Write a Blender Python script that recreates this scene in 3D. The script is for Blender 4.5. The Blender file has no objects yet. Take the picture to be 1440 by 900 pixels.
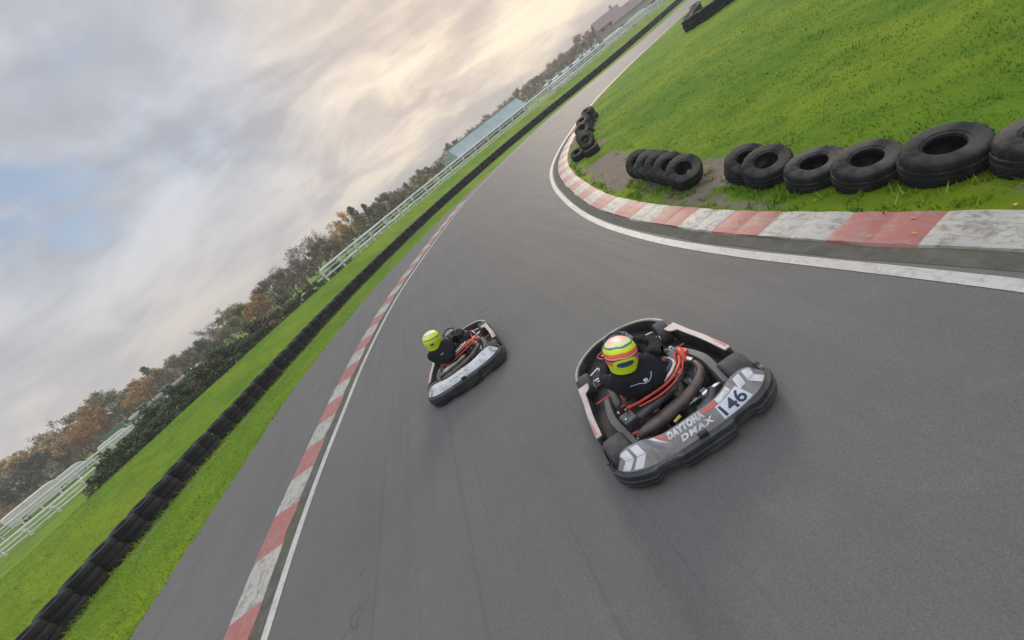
import bpy, math, random
import numpy as np
from mathutils import Vector, Matrix, noise as mn
from mathutils.bvhtree import BVHTree
R=math.radians
random.seed(7); rng=np.random.default_rng(7)
C=bpy.context.scene.collection
scn=bpy.context.scene

# ------------------------------------------------------------------ camera
F_PX=530.875; CAM_H=2.86; PITCH=.41773; ROLL=.6659
cp,sp=math.cos(PITCH),math.sin(PITCH); cr,sr=math.cos(ROLL),math.sin(ROLL)
FW=Vector((0,cp,-sp)); UP0=Vector((0,sp,cp)); RT0=Vector((1,0,0))
RT=cr*RT0-sr*UP0; UP=sr*RT0+cr*UP0
cam=bpy.data.cameras.new('camera'); cam.sensor_width=36; cam.lens=F_PX/1440*36
cam.clip_start=.05; cam.clip_end=6000
co=bpy.data.objects.new('camera',cam); C.objects.link(co)
m=Matrix((RT,UP,-FW)).transposed().to_4x4(); m.translation=Vector((0,0,CAM_H)); co.matrix_world=m
scn.camera=co

# ------------------------------------------------------------------ world, sun, exposure
SUN_AZ=R(28); SUN_EL=R(24)
w=bpy.data.worlds.new('World'); scn.world=w; w.use_nodes=True
nt=w.node_tree; nt.nodes.clear()
def N(t,**k):
    n=nt.nodes.new(t)
    for a,b in k.items(): setattr(n,a,b)
    return n
def link(a,b): nt.links.new(a,b)
def MA(op,a,b=None,clamp=False):
    n=N('ShaderNodeMath',operation=op,use_clamp=clamp)
    for i,v in enumerate((a,b)):
        if v is None: continue
        if isinstance(v,(int,float)): n.inputs[i].default_value=v
        else: link(v,n.inputs[i])
    return n.outputs[0]
def VM(op,a,b=None):
    n=N('ShaderNodeVectorMath',operation=op)
    for i,v in enumerate((a,b)):
        if v is None: continue
        if isinstance(v,(tuple,list)): n.inputs[i].default_value=v
        else: link(v,n.inputs[i])
    return n
def RAMP(fac,stops,interp='LINEAR'):
    n=N('ShaderNodeValToRGB'); n.color_ramp.interpolation=interp
    e=n.color_ramp.elements
    while len(e)<len(stops): e.new(.5)
    for k,(p,c) in enumerate(stops):
        e[k].position=p; e[k].color=(*c,1) if len(c)==3 else c
    link(fac,n.inputs[0]); return n.outputs[0]
def MIX(fac,a,b,blend='MIX'):
    n=N('ShaderNodeMix',data_type='RGBA',blend_type=blend)
    for k,v in ((0,fac),(6,a),(7,b)):
        if isinstance(v,(int,float)): n.inputs[k].default_value=v
        elif isinstance(v,(tuple,list)): n.inputs[k].default_value=(*v,1) if len(v)==3 else v
        else: link(v,n.inputs[k])
    return n.outputs[2]
def NOISE(vec,scale,detail=4,rough=.55,dist=0.,dim='3D'):
    n=N('ShaderNodeTexNoise',noise_dimensions=dim); link(vec,n.inputs['Vector'])
    n.inputs['Scale'].default_value=scale; n.inputs['Detail'].default_value=detail
    n.inputs['Roughness'].default_value=rough; n.inputs['Distortion'].default_value=dist
    return n.outputs[0]
def MR(v,a,b,c=0.,d=1.,smooth=True):
    n=N('ShaderNodeMapRange',interpolation_type='SMOOTHSTEP' if smooth else 'LINEAR'); link(v,n.inputs[0])
    for i,x in enumerate((a,b,c,d)): n.inputs[i+1].default_value=x
    return n.outputs[0]
sky=N('ShaderNodeTexSky',sky_type='NISHITA',sun_disc=False)
sky.sun_elevation=SUN_EL; sky.sun_rotation=SUN_AZ; sky.air_density=1.; sky.dust_density=1.5
tc=N('ShaderNodeTexCoord'); D=tc.outputs['Generated']
sx=N('ShaderNodeSeparateXYZ'); link(D,sx.inputs[0])
zc=MA('MAXIMUM',sx.outputs[2],.0)
den=MA('ADD',zc,.34)
px=MA('DIVIDE',sx.outputs[0],den); py=MA('DIVIDE',sx.outputs[1],den)
cb=N('ShaderNodeCombineXYZ'); link(px,cb.inputs[0]); link(py,cb.inputs[1])
n1=NOISE(cb.outputs[0],1.5,6,.55,.35)
n2=NOISE(VM('ADD',cb.outputs[0],(7.3,2.1,4.)).outputs[0],2.6,5,.58,.3)
mpg=N('ShaderNodeMapping'); mpg.inputs['Rotation'].default_value=(0,0,R(35)); mpg.inputs['Scale'].default_value=(.6,1.1,1); link(cb.outputs[0],mpg.inputs[0])
n3=NOISE(mpg.outputs[0],3.0,6,.55,.5)
sd=(math.sin(R(22))*math.cos(R(7)),math.cos(R(22))*math.cos(R(7)),math.sin(R(7)))
glow=VM('DOT_PRODUCT',D,sd).outputs['Value']
g=MR(glow,.74,1.0)                     # towards the low sun behind the clouds
gb=MA('POWER',g,1.6)
cl=MA('ADD',MA('MULTIPLY',n1,.55),MA('MULTIPLY',n3,.45))
lit=MR(cl,.40,.62)
grey=MIX(lit,(.37,.39,.44),(.57,.595,.65))
warm=MIX(lit,(.58,.495,.44),(1.05,.88,.67))
hz=MR(sx.outputs[2],0.,.30)
warmfac=MA('MULTIPLY',gb,1.,True)
low=MIX(hz,(.70,.595,.49),grey)         # pale band low over the horizon
low=MIX(MR(lit,0,1,.65,.30),low,grey)
cloud=MIX(warmfac,low,warm)
blue=MR(n2,.50,.70)
blue=MA('MULTIPLY',MA('MULTIPLY',blue,MR(sx.outputs[2],.10,.30)),MA('SUBTRACT',1.,warmfac,True),True)
bg_c=N('ShaderNodeBackground')
zen=MR(sx.outputs[2],.55,.95,1.,3.3)    # an overcast sky is brightest overhead
link(MIX(1.,cloud,zen,'MULTIPLY'),bg_c.inputs[0]); bg_c.inputs[1].default_value=.92
bg_s=N('ShaderNodeBackground'); link(sky.outputs[0],bg_s.inputs[0]); bg_s.inputs[1].default_value=.11
mx=N('ShaderNodeMixShader'); link(MR(blue,0,1,.0,.8),mx.inputs[0]); link(bg_c.outputs[0],mx.inputs[1]); link(bg_s.outputs[0],mx.inputs[2])
ow=N('ShaderNodeOutputWorld'); link(mx.outputs[0],ow.inputs[0])
sl=bpy.data.lights.new('sun','SUN'); sl.energy=1.2; sl.angle=R(14); sl.color=(1,.87,.70)
so=bpy.data.objects.new('sun',sl); C.objects.link(so)
sdir=Vector((math.sin(SUN_AZ)*math.cos(SUN_EL),math.cos(SUN_AZ)*math.cos(SUN_EL),math.sin(SUN_EL)))
so.rotation_euler=sdir.to_track_quat('Z','Y').to_euler(); so.location=(20,40,30)
vs=scn.view_settings; vs.view_transform='Standard'; vs.look='None'; vs.exposure=0.38; vs.gamma=1; vs.use_curve_mapping=False

# ------------------------------------------------------------------ materials
def begin(name):
    global nt
    mt=bpy.data.materials.new(name); mt.use_nodes=True; nt=mt.node_tree; nt.nodes.clear()
    o=N('ShaderNodeOutputMaterial'); b=N('ShaderNodeBsdfPrincipled'); link(b.outputs[0],o.inputs[0])
    return mt,b
def OBJ():
    return N('ShaderNodeTexCoord').outputs['Object']
def BUMP(b,h,strength=.4,dist=.01):
    n=N('ShaderNodeBump'); n.inputs['Strength'].default_value=strength; n.inputs['Distance'].default_value=dist
    link(h,n.inputs['Height']); link(n.outputs[0],b.inputs['Normal'])
def mat(name,col,rough=.5,metal=0.,var=.25,scale=12.,bump=0.,dirt=None,dirtamt=.3,coat=0.,spec=.5):
    mt,b=begin(name); v=OBJ()
    nz=NOISE(v,scale,4,.6)
    c=MIX(MR(nz,.3,.7),tuple(x*(1-var) for x in col),tuple(min(1,x*(1+var)) for x in col))
    if dirt:
        c=MIX(MA('MULTIPLY',MR(NOISE(v,scale*.45,5,.65),.48,.72),dirtamt),c,dirt)
    link(c,b.inputs['Base Color']); b.inputs['Metallic'].default_value=metal
    link(MR(nz,.2,.8,max(.05,rough-.08),min(1,rough+.1)),b.inputs['Roughness'])
    b.inputs['Coat Weight'].default_value=coat; b.inputs['Specular IOR Level'].default_value=spec
    if bump: BUMP(b,NOISE(v,scale*6,3,.6),bump,.01)
    return mt
M={}
# asphalt
mt,b=begin('asphalt'); v=OBJ()
base=MIX(MR(NOISE(v,.35,4,.6),.3,.7),(.094,.092,.086),(.112,.109,.102))
m2=N('ShaderNodeMapping'); m2.inputs['Scale'].default_value=(5.5,.07,1); m2.inputs['Rotation'].default_value=(0,0,R(-4)); link(v,m2.inputs[0])
base=MIX(MR(NOISE(m2.outputs[0],1.6,3,.6,.2),.56,.70,0,.30),base,(.050,.048,.046))
mp=N('ShaderNodeMapping'); mp.inputs['Scale'].default_value=(1.6,.09,1); mp.inputs['Rotation'].default_value=(0,0,R(8)); link(v,mp.inputs[0])
st=NOISE(mp.outputs[0],2.2,5,.6,.4)
base=MIX(MR(st,.42,.7,0,.13),base,(.060,.057,.055))
base=MIX(MR(NOISE(v,2.3,6,.7,.5),.52,.72,0,.22),base,(.17,.155,.14))
fine=NOISE(v,95,2,.7)
base=MIX(MR(fine,.35,.68,.0,.42),base,(.045,.043,.041))
base=MIX(MR(NOISE(v,160,1,.5),.62,.72,0,.22),base,(.28,.26,.24))
vo=N('ShaderNodeTexVoronoi',feature='DISTANCE_TO_EDGE'); vo.inputs['Scale'].default_value=.33
vd=VM('ADD',v,VM('SCALE',N('ShaderNodeTexNoise').outputs['Color']).outputs[0])
nn_=N('ShaderNodeTexNoise'); nn_.inputs['Scale'].default_value=1.3; nn_.inputs['Detail'].default_value=6; link(v,nn_.inputs['Vector'])
vsc=N('ShaderNodeVectorMath',operation='SCALE'); link(nn_.outputs['Color'],vsc.inputs[0]); vsc.inputs['Scale'].default_value=1.8
link(VM('ADD',v,vsc.outputs[0]).outputs[0],vo.inputs['Vector'])
crk=MA('MULTIPLY',MR(vo.outputs['Distance'],.0,.012,1,0),MR(NOISE(v,.22,3,.5),.5,.62))
base=MIX(MA('MULTIPLY',crk,.6),base,(.035,.033,.03))
link(base,b.inputs['Base Color']); link(MR(st,.3,.7,.68,.72),b.inputs['Roughness'])
BUMP(b,fine,.45,.005); M['asphalt']=mt
# ground
mt,b=begin('turf'); v=OBJ()
gcol=MIX(MR(NOISE(v,.28,5,.62),.34,.66),(.095,.205,.006),(.210,.290,.010))
gcol=MIX(MR(NOISE(v,1.7,5,.66,.4),.40,.72,0,.55),gcol,(.065,.150,.006))
gcol=MIX(MR(NOISE(v,5.5,4,.7,.6),.56,.74,0,.5),gcol,(.05,.10,.010))
gcol=MIX(MR(NOISE(v,3.1,4,.7),.62,.8,0,.7),gcol,(.16,.185,.02))
gcol=MIX(MR(NOISE(v,55,3,.75),.35,.7,0,.35),gcol,(.04,.09,.004))
at=N('ShaderNodeAttribute',attribute_name='dirt')
dm=MR(MA('ADD',at.outputs['Fac'],MA('MULTIPLY',MA('SUBTRACT',NOISE(v,5,5,.7),.5),.9)),.42,.62)
dcol=MIX(NOISE(v,9,4,.7),(.12,.09,.07),(.30,.245,.20))
link(MIX(dm,gcol,dcol),b.inputs['Base Color']); b.inputs['Roughness'].default_value=.9
b.inputs['Specular IOR Level'].default_value=.15
BUMP(b,NOISE(v,14,5,.75),.9,.07); M['turf']=mt
def leafmat(name,a,c,rough=.6,trans=.25):
    mt,b=begin(name)
    oi=N('ShaderNodeObjectInfo'); ge=N('ShaderNodeNewGeometry'); v=OBJ()
    f=MA('ADD',MA('MULTIPLY',ge.outputs['Random Per Island'],.5),MA('MULTIPLY',MR(NOISE(v,.9,4,.65),.3,.7),.5))
    col=MIX(MR(f,.2,.9),a,c)
    hs=N('ShaderNodeHueSaturation'); link(col,hs.inputs['Color'])
    link(MR(oi.outputs['Random'],0,1,.485,.515,False),hs.inputs['Hue']); link(MR(oi.outputs['Random'],0,1,.75,1.25,False),hs.inputs['Value'])
    link(hs.outputs[0],b.inputs['Base Color']); b.inputs['Roughness'].default_value=rough
    b.inputs['Specular IOR Level'].default_value=.2
    return mt
M['blade']=leafmat('grass blades',(.065,.165,.005),(.215,.305,.014))
M['bladeb']=leafmat('verge grass blades',(.12,.26,.004),(.27,.38,.010))
M['leaf_olive']=leafmat('olive leaves',(.14,.125,.055),(.30,.25,.12))
M['leaf_green']=leafmat('green leaves',(.045,.075,.035),(.12,.155,.065))
M['leaf_dark']=leafmat('dark conifer leaves',(.075,.095,.050),(.18,.19,.10))
M['leaf_orange']=leafmat('orange autumn leaves',(.36,.20,.06),(.62,.38,.12))
M['leaf_russet']=leafmat('russet autumn leaves',(.30,.19,.085),(.50,.34,.16))
M['leaf_brown']=leafmat('brown dry leaves',(.21,.165,.105),(.40,.31,.19))
M['twig']=leafmat('bare twigs',(.19,.15,.12),(.32,.26,.21))
M['bark']=mat('bark',(.10,.078,.06),.9,0,.4,4)
def paint(name,col,wearcol,amt,rough=.55):
    mt,b=begin(name); v=OBJ()
    c=MIX(MR(NOISE(v,.9,3,.6),.3,.7),tuple(x*.84 for x in col),col)
    c=MIX(MA('MULTIPLY',MR(NOISE(v,11,6,.72,.4),.47,.66),amt),c,wearcol)
    mp=N('ShaderNodeMapping'); mp.inputs['Scale'].default_value=(9,1.2,1); link(v,mp.inputs[0])
    c=MIX(MA('MULTIPLY',MR(NOISE(mp.outputs[0],2,4,.7),.5,.7),amt*.9),c,wearcol)
    c=MIX(MR(NOISE(v,90,2,.7),.5,.75,0,.35),c,tuple(x*.5 for x in col))
    link(c,b.inputs['Base Color']); b.inputs['Roughness'].default_value=rough
    BUMP(b,NOISE(v,70,3,.7),.4,.005); return mt
M['line']=paint('white line paint',(.46,.44,.41),(.16,.15,.14),.45)
M['kerb_red']=paint('red kerb paint',(.32,.095,.08),(.23,.17,.15),1.0)
M['kerb_white']=paint('white kerb paint',(.37,.36,.325),(.17,.155,.13),1.0)
M['kerb_side']=mat('kerb concrete',(.22,.19,.165),.9,0,.3,6)
M['dirt']=mat('bare dirt',(.20,.15,.12),.95,0,.4,5,.6,(.10,.09,.05),.7)
M['moss']=mat('mossy tarmac',(.075,.072,.060),.95,0,.3,5,.5,(.065,.075,.025),.6)
# rubber
mt,b=begin('tyre rubber'); v=OBJ(); oi=N('ShaderNodeObjectInfo')
col=MIX(MR(NOISE(v,5,5,.65),.35,.7),(.007,.009,.011),(.024,.026,.027))
ge=N('ShaderNodeNewGeometry'); sn=N('ShaderNodeSeparateXYZ'); tco=N('ShaderNodeTexCoord'); link(tco.outputs['Normal'],sn.inputs[0])
side=MR(MA('ABSOLUTE',sn.outputs[2]),.35,.9)
col=MIX(MA('MULTIPLY',MA('MULTIPLY',side,MR(NOISE(v,3,4,.6),.3,.65)),MR(oi.outputs['Random'],0,1,.35,1,False)),col,(.15,.13,.105))
col=MIX(MR(NOISE(v,14,6,.75,.5),.55,.75,0,.5),col,(.10,.085,.065))
link(col,b.inputs['Base Color']); b.inputs['Roughness'].default_value=.85; b.inputs['Specular IOR Level'].default_value=.3
BUMP(b,NOISE(v,22,5,.75),.8,.02); M['rubber']=mt
# rubber for the barrier: dark, hardly dusty
mt,b=begin('barrier rubber'); v=OBJ(); oi=N('ShaderNodeObjectInfo')
col=MIX(MR(NOISE(v,6,5,.65),.35,.7),(.005,.006,.009),(.018,.020,.024))
link(MIX(MR(oi.outputs['Random'],.7,1,0,.35),col,(.045,.045,.045)),b.inputs['Base Color']); b.inputs['Roughness'].default_value=.7; b.inputs['Specular IOR Level'].default_value=.25
BUMP(b,NOISE(v,30,3,.6),.3,.006); M['rubber2']=mt
M['kart_tyre']=mat('slick kart tyre',(.050,.050,.050),.75,0,.3,20,.2,(.12,.11,.10),.5)
M['plastic']=mat('black plastic bumper',(.017,.019,.021),.5,0,.35,9,.3,(.12,.115,.105),.6)
M['plastic_dk']=mat('black moulded tray',(.011,.012,.013),.5,0,.4,9,.15,(.05,.045,.04),.4)
M['slab']=mat('dark grey side plastic',(.075,.077,.075),.5,0,.2,8,.1,(.12,.11,.10),.4)
M['panel']=mat('grey sticker panel',(.22,.205,.20),.45,0,.15,9,.1,(.10,.095,.09),.85)
M['panel_lt']=mat('light sticker panel',(.56,.57,.575),.4,0,.1,9,0,(.22,.21,.20),.8)
M['pale']=mat('pale pod sticker',(.42,.36,.34),.4,0,.14,5,0,(.26,.20,.19),.6)
M['palegrey']=mat('pale grey nose edge',(.30,.28,.26),.5,0,.2,8,0,(.12,.11,.1),.5)
M['white']=mat('white sticker',(.60,.60,.61),.45,0,.1,12,0,(.25,.24,.23),.8)
M['plate']=mat('number plate white',(.56,.60,.66),.35,0,.06,9,0,(.36,.36,.36),.4)
M['navy']=mat('navy lettering',(.022,.028,.055),.4,0,.2,9)
M['red']=mat('red sticker',(.52,.095,.075),.4,0,.15,9,0,(.3,.14,.12),.5)
M['midgrey']=mat('mid grey sticker',(.14,.135,.135),.4,0,.15,9)
M['frame']=mat('red chassis tube',(.48,.035,.022),.3,.1,.15,9,0,None,0,.4)
M['orange']=mat('orange red hose',(.55,.065,.04),.4,0,.15,9)
M['steel']=mat('bright steel',(.55,.56,.58),.28,.9,.15,12)
M['pipe']=mat('sooty exhaust',(.085,.07,.062),.5,.35,.4,7,.2,(.17,.11,.075),.7)
M['silencer']=mat('dark silencer',(.045,.046,.05),.4,.4,.3,7,.1,(.12,.11,.1),.4)
M['silencer_lt']=mat('aluminium silencer',(.38,.37,.35),.4,.5,.2,7)
M['engine']=mat('engine alloy',(.13,.135,.14),.45,.6,.4,14,.3)
M['hosewhite']=mat('white pipe',(.62,.56,.52),.4,0,.1,9)
M['hoseblue']=mat('blue hose',(.03,.07,.15),.4,0,.1,9)
M['yellow']=mat('yellow spring',(.45,.36,.06),.4,0,.2,9)
M['teal']=mat('teal fuel tank',(.10,.22,.21),.4,0,.2,9)
M['suit']=mat('black race suit',(.0075,.009,.012),.85,0,.3,8,.3,None,0,0,.25)
M['suitlogo']=mat('pale suit emblem',(.50,.56,.66),.6,0,.1,9)
M['glove']=mat('grey race glove',(.16,.17,.18),.8,0,.3,9)
M['boot']=mat('black boot',(.02,.02,.022),.6,0,.3,9)
M['visor']=mat('tinted visor',(.012,.012,.016),.08,0,.1,9,0,None,0,1)
M['hnavy']=mat('helmet blue patch',(.015,.05,.14),.25,0,.2,14,0,None,0,.8)
M['hyellow']=mat('helmet fluorescent yellow',(.62,.78,.01),.25,0,.05,9,0,None,0,.8)
M['skin']=mat('skin',(.45,.27,.2),.6,0,.1,9)
def helmet_mat(name,stops,dist=.06):
    mt,b=begin(name); v=OBJ(); s=N('ShaderNodeSeparateXYZ'); link(v,s.inputs[0])
    nz=NOISE(v,9,2,.5)
    t=MA('ADD',MA('MULTIPLY',s.outputs[2],3.2),.5)
    t=MA('ADD',t,MA('MULTIPLY',MA('SUBTRACT',nz,.5),dist*2))
    t=MA('ADD',t,MA('MULTIPLY',s.outputs[1],.55))
    link(RAMP(t,stops,'CONSTANT'),b.inputs['Base Color']); b.inputs['Roughness'].default_value=.42; b.inputs['Coat Weight'].default_value=.08
    return mt
YL=(.60,.74,.012); OR=(.80,.13,.06); PK=(.80,.42,.38); PU=(.10,.02,.12); WH=(.70,.62,.60); GB=(.10,.14,.17); PY=(.62,.70,.30)
M['helmet1']=helmet_mat('striped helmet shell',[(0,YL),(.25,OR),(.40,PU),(.45,PK),(.49,OR),(.62,YL),(.75,GB),(.79,PY),(.87,PK)],.05)
M['helmet2']=helmet_mat('yellow helmet shell',[(0,YL),(.50,(.75,.75,.1)),(.56,(.03,.07,.16)),(.61,YL),(.80,(.3,.36,.42)),(.83,(.62,.70,.40)),(.92,WH)],.05)
M['rail']=mat('white painted rail',(.70,.72,.72),.5,0,.08,3,0,(.36,.37,.36),.4)
M['roof_teal']=mat('pale teal sheet roof',(.38,.46,.46),.85,0,.07,.5,0,(.22,.29,.29),.4,0,.1)
M['wall_grey']=mat('grey cladding wall',(.20,.215,.21),.7,0,.15,1)
M['wall_pink']=mat('weathered brick wall',(.36,.31,.29),.85,0,.2,1.2)
M['roof_brown']=mat('brown roof tiles',(.26,.185,.165),.85,0,.25,3)
M['wall_white']=mat('off white render',(.42,.40,.38),.9,0,.1,1,0,None,0,0,.1)
M['glass']=mat('dark window glass',(.03,.035,.045),.1,0,.2,1)
M['van_white']=mat('white van paint',(.66,.64,.61),.6,0,.06,2,0,(.36,.33,.30),.4)
M['van_green']=mat('green box paint',(.05,.20,.13),.4,0,.1,2)
M['metal_dk']=mat('dark metal',(.05,.05,.055),.5,.5,.2,5)

# ------------------------------------------------------------------ mesh helpers
class MB:
    def __init__(s): s.v=[];s.f=[];s.mi=[]
    def add(s,vs,fs,mi=0):
        o=len(s.v); s.v+= [tuple(x) for x in vs]; s.f+=[tuple(i+o for i in f) for f in fs]; s.mi+=[mi]*len(fs); return s
    def box(s,c,d,rot=None,mi=0,bev=0.):
        x,y,z=[a/2 for a in d]
        if bev:
            b=bev; vs=[];
            for sz in (-1,1):
                for k,(ex,ey,ez) in enumerate(((x-b,y-b,z),(x,y,z-b))):
                    pass
            # chamfered box: three rings
            def ring(ex,ey,ez): return [(-ex,-ey,ez),(ex,-ey,ez),(ex,ey,ez),(-ex,ey,ez)]
            vs=ring(x-b,y-b,-z)+ring(x,y,-z+b)+ring(x,y,z-b)+ring(x-b,y-b,z)
            fs=[(3,2,1,0),(12,13,14,15)]
            for r in range(3):
                for k in range(4): fs.append((r*4+k,r*4+(k+1)%4,r*4+4+(k+1)%4,r*4+4+k))
        else:
            vs=[(-x,-y,-z),(x,-y,-z),(x,y,-z),(-x,y,-z),(-x,-y,z),(x,-y,z),(x,y,z),(-x,y,z)]
            fs=[(3,2,1,0),(4,5,6,7),(0,1,5,4),(1,2,6,5),(2,3,7,6),(3,0,4,7)]
        mtx=rot if rot is not None else Matrix.Identity(3)
        return s.add([mtx@Vector(p)+Vector(c) for p in vs],fs,mi)
    def tube(s,pts,r,n=10,mi=0,cap=True,smooth=0):
        pts=[Vector(p) for p in pts]
        if smooth: pts=[Vector(p) for p in spline(pts,smooth)]
        rr=r if isinstance(r,(list,tuple)) else [r]*len(pts)
        if len(rr)!=len(pts): rr=list(np.interp(np.linspace(0,1,len(pts)),np.linspace(0,1,len(rr)),rr))
        vs=[]; prev=None
        for i,p in enumerate(pts):
            t=(pts[min(i+1,len(pts)-1)]-pts[max(i-1,0)]).normalized()
            if prev is None:
                a=t.orthogonal().normalized()
            else:
                a=(prev-t*prev.dot(t)).normalized()
            prev=a; b=t.cross(a)
            for k in range(n):
                an=2*math.pi*k/n; vs.append(p+(a*math.cos(an)+b*math.sin(an))*rr[i])
        fs=[]
        for i in range(len(pts)-1):
            for k in range(n):
                fs.append((i*n+k,i*n+(k+1)%n,(i+1)*n+(k+1)%n,(i+1)*n+k))
        if cap: fs+=[tuple(range(n))[::-1],tuple((len(pts)-1)*n+k for k in range(n))]
        return s.add(vs,fs,mi)
    def lathe(s,prof,n=24,mtx=None,mi=0,closed=False):
        vs=[]
        mtx=mtx or Matrix.Identity(4)
        for k in range(n):
            a=2*math.pi*k/n
            for r,z in prof: vs.append(mtx@Vector((r*math.cos(a),r*math.sin(a),z)))
        P=len(prof); fs=[]
        for k in range(n):
            k2=(k+1)%n
            for j in range(P if closed else P-1):
                j2=(j+1)%P
                fs.append((k*P+j,k2*P+j,k2*P+j2,k*P+j2))
        return s.add(vs,fs,mi)
    def strip(s,A,B,mi=0):
        n=len(A); return s.add(list(A)+list(B),[(i,i+1,n+i+1,n+i) for i in range(n-1)],mi)
    def loft(s,secs,closed=False,caps=False,mi=0):
        K=len(secs[0]); vs=[p for c in secs for p in c]; fs=[]
        for i in range(len(secs)-1):
            for j in range(K if closed else K-1):
                j2=(j+1)%K; fs.append((i*K+j,i*K+j2,(i+1)*K+j2,(i+1)*K+j))
        if caps: fs+=[tuple(range(K))[::-1],tuple((len(secs)-1)*K+j for j in range(K))]
        return s.add(vs,fs,mi)
    def mesh(s,name,mats,ang=38,sharp=True):
        me=bpy.data.meshes.new(name); me.from_pydata([tuple(v) for v in s.v],[],s.f)
        mats=mats if isinstance(mats,(list,tuple)) else [mats]
        for x in mats: me.materials.append(x)
        if len(mats)>1: me.polygons.foreach_set('material_index',s.mi)
        me.update(); me.validate()
        if sharp:
            import bmesh
            bm=bmesh.new(); bm.from_mesh(me); bmesh.ops.recalc_face_normals(bm,faces=bm.faces); bm.to_mesh(me); bm.free()
            me.shade_smooth(); me.set_sharp_from_angle(angle=R(ang))
        return me
    def build(s,name,mats,parent=None,ang=38,sharp=True):
        return obj(name,s.mesh(name,mats,ang,sharp),parent)
def obj(name,me,parent=None):
    o=bpy.data.objects.new(name,me); C.objects.link(o)
    if parent is not None: o.parent=parent
    return o
def spline(pts,n):
    P=np.array([tuple(p) for p in pts],float); P=np.vstack([2*P[0]-P[1],P,2*P[-1]-P[-2]])
    seg=len(P)-3; ts=np.linspace(0,seg,n); out=[]
    for t in ts:
        i=min(int(t),seg-1); u=t-i; a,b_,c,d=P[i:i+4]
        out.append(.5*((2*b_)+(-a+c)*u+(2*a-5*b_+4*c-d)*u*u+(-a+3*b_-3*c+d)*u**3))
    return np.array(out)
def even(pts,step=None,n=None):
    S=spline(pts,len(pts)*24); d=np.r_[0,np.cumsum(np.linalg.norm(np.diff(S,axis=0),axis=1))]
    n=n or max(2,int(d[-1]/step)+1); t=np.linspace(0,d[-1],n)
    return np.stack([np.interp(t,d,S[:,k]) for k in range(S.shape[1])],-1)
def offset(P,d):
    T=np.gradient(P,axis=0); T/=np.linalg.norm(T,axis=1)[:,None]+1e-9
    Nn=np.stack([-T[:,1],T[:,0]],-1)          # left of travel
    return P+Nn*(d if np.isscalar(d) else np.asarray(d)[:,None])
def z3(P,z): return [(float(p[0]),float(p[1]),float(z if np.isscalar(z) else z[i])) for i,p in enumerate(P)]
def tag(o,label=None,cat=None,group=None,kind=None):
    for k,v_ in (('label',label),('category',cat),('group',group),('kind',kind)):
        if v_: o[k]=v_
    return o
def empty(name,loc,rz=0,label=None,cat=None,group=None):
    o=bpy.data.objects.new(name,None); C.objects.link(o); o.location=loc; o.rotation_euler=(0,0,rz); o.empty_display_size=.3
    return tag(o,label,cat,group)
def seg_dist(X,Y,P):
    best=np.full(X.shape,1e9); side=np.zeros(X.shape)
    for i in range(len(P)-1):
        a=P[i]; b_=P[i+1]; d=b_-a; L=d@d+1e-12
        t=np.clip(((X-a[0])*d[0]+(Y-a[1])*d[1])/L,0,1)
        dx=X-(a[0]+t*d[0]); dy=Y-(a[1]+t*d[1]); dist=np.hypot(dx,dy)
        s_=np.sign(d[0]*dy-d[1]*dx); k=dist<best
        best=np.where(k,dist,best); side=np.where(k,s_,side)
    return best*np.where(side==0,1,side)       # + is left of travel
def AT(x,depth,z=0.):
    """ground point seen over horizon column x (photo pixels) at a given depth"""
    yh=717-.787*x
    d=FW+RT*((x-720)/F_PX)-UP*((yh-450)/F_PX)
    p=d*depth; return Vector((p.x,p.y,z))

# ------------------------------------------------------------------ track curves
WL=even([(-4.2,-7),(-4.45,-2),(-4.56,2),(-4.62,4.4),(-4.56,6.2),(-4.38,8),(-4.0,11),(-3.14,14.78),(-1.92,18.1),(0.05,22.4),(2.75,27.2),(6.3,31.3),(11.5,35.9)],.35)
TL=even([(-8.2,-8),(-8.5,2),(-8.55,5.8),(-8.45,7.2),(-8.22,9.3),(-8.06,11),(-7.75,13.4),(-7.09,15.6),(-6.23,18),(-4.9,20.8),(-2.65,24.3),(.6,27.8),(6.28,32.6),(11.76,37.4),(15.5,39.8),(19.5,41.4),(26,43.2),(33,46),(46,53.5),(62,63)],.5)
WR=even([(4.2,-8),(3.5,-4),(3.05,-1),(2.93,1),(2.87,1.87),(2.78,2.8),(2.70,3.6),(2.65,4.4),(2.63,5.2),(2.66,6.2),(2.75,7.4),(2.98,8.9),(3.44,11),(4.15,13.5),(5.18,16.1),(6.63,18.6),(8.7,21.4),(11.89,25.0),(15.13,28),(20.5,31.8),(25,34.4),(32,38.3),(46,46),(62,55)],.35)
KR=even([(4.7,-8),(3.95,-4),(3.45,-1),(3.28,1),(3.20,1.87),(3.08,2.8),(3.0,3.8),(2.95,4.5),(2.96,5.3),(2.97,6.27),(3.05,7.32),(3.24,8.8),(3.68,10.7),(4.42,13.3),(5.45,15.9),(6.85,18.35),(8.8,21.0)],.12)
TW=even([(-11.6,-4),(-12.3,2),(-12.35,7),(-12.1,10),(-11.35,13.2),(-10.4,16),(-9.3,19),(-8.1,22),(-6.5,25.1),(-3.4,29.6),(1.0,34.4),(7.0,39.0),(13,42.2),(19,44.2),(25,45.8),(32,49),(45,56.5),(60,65.5)],.3)

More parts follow.
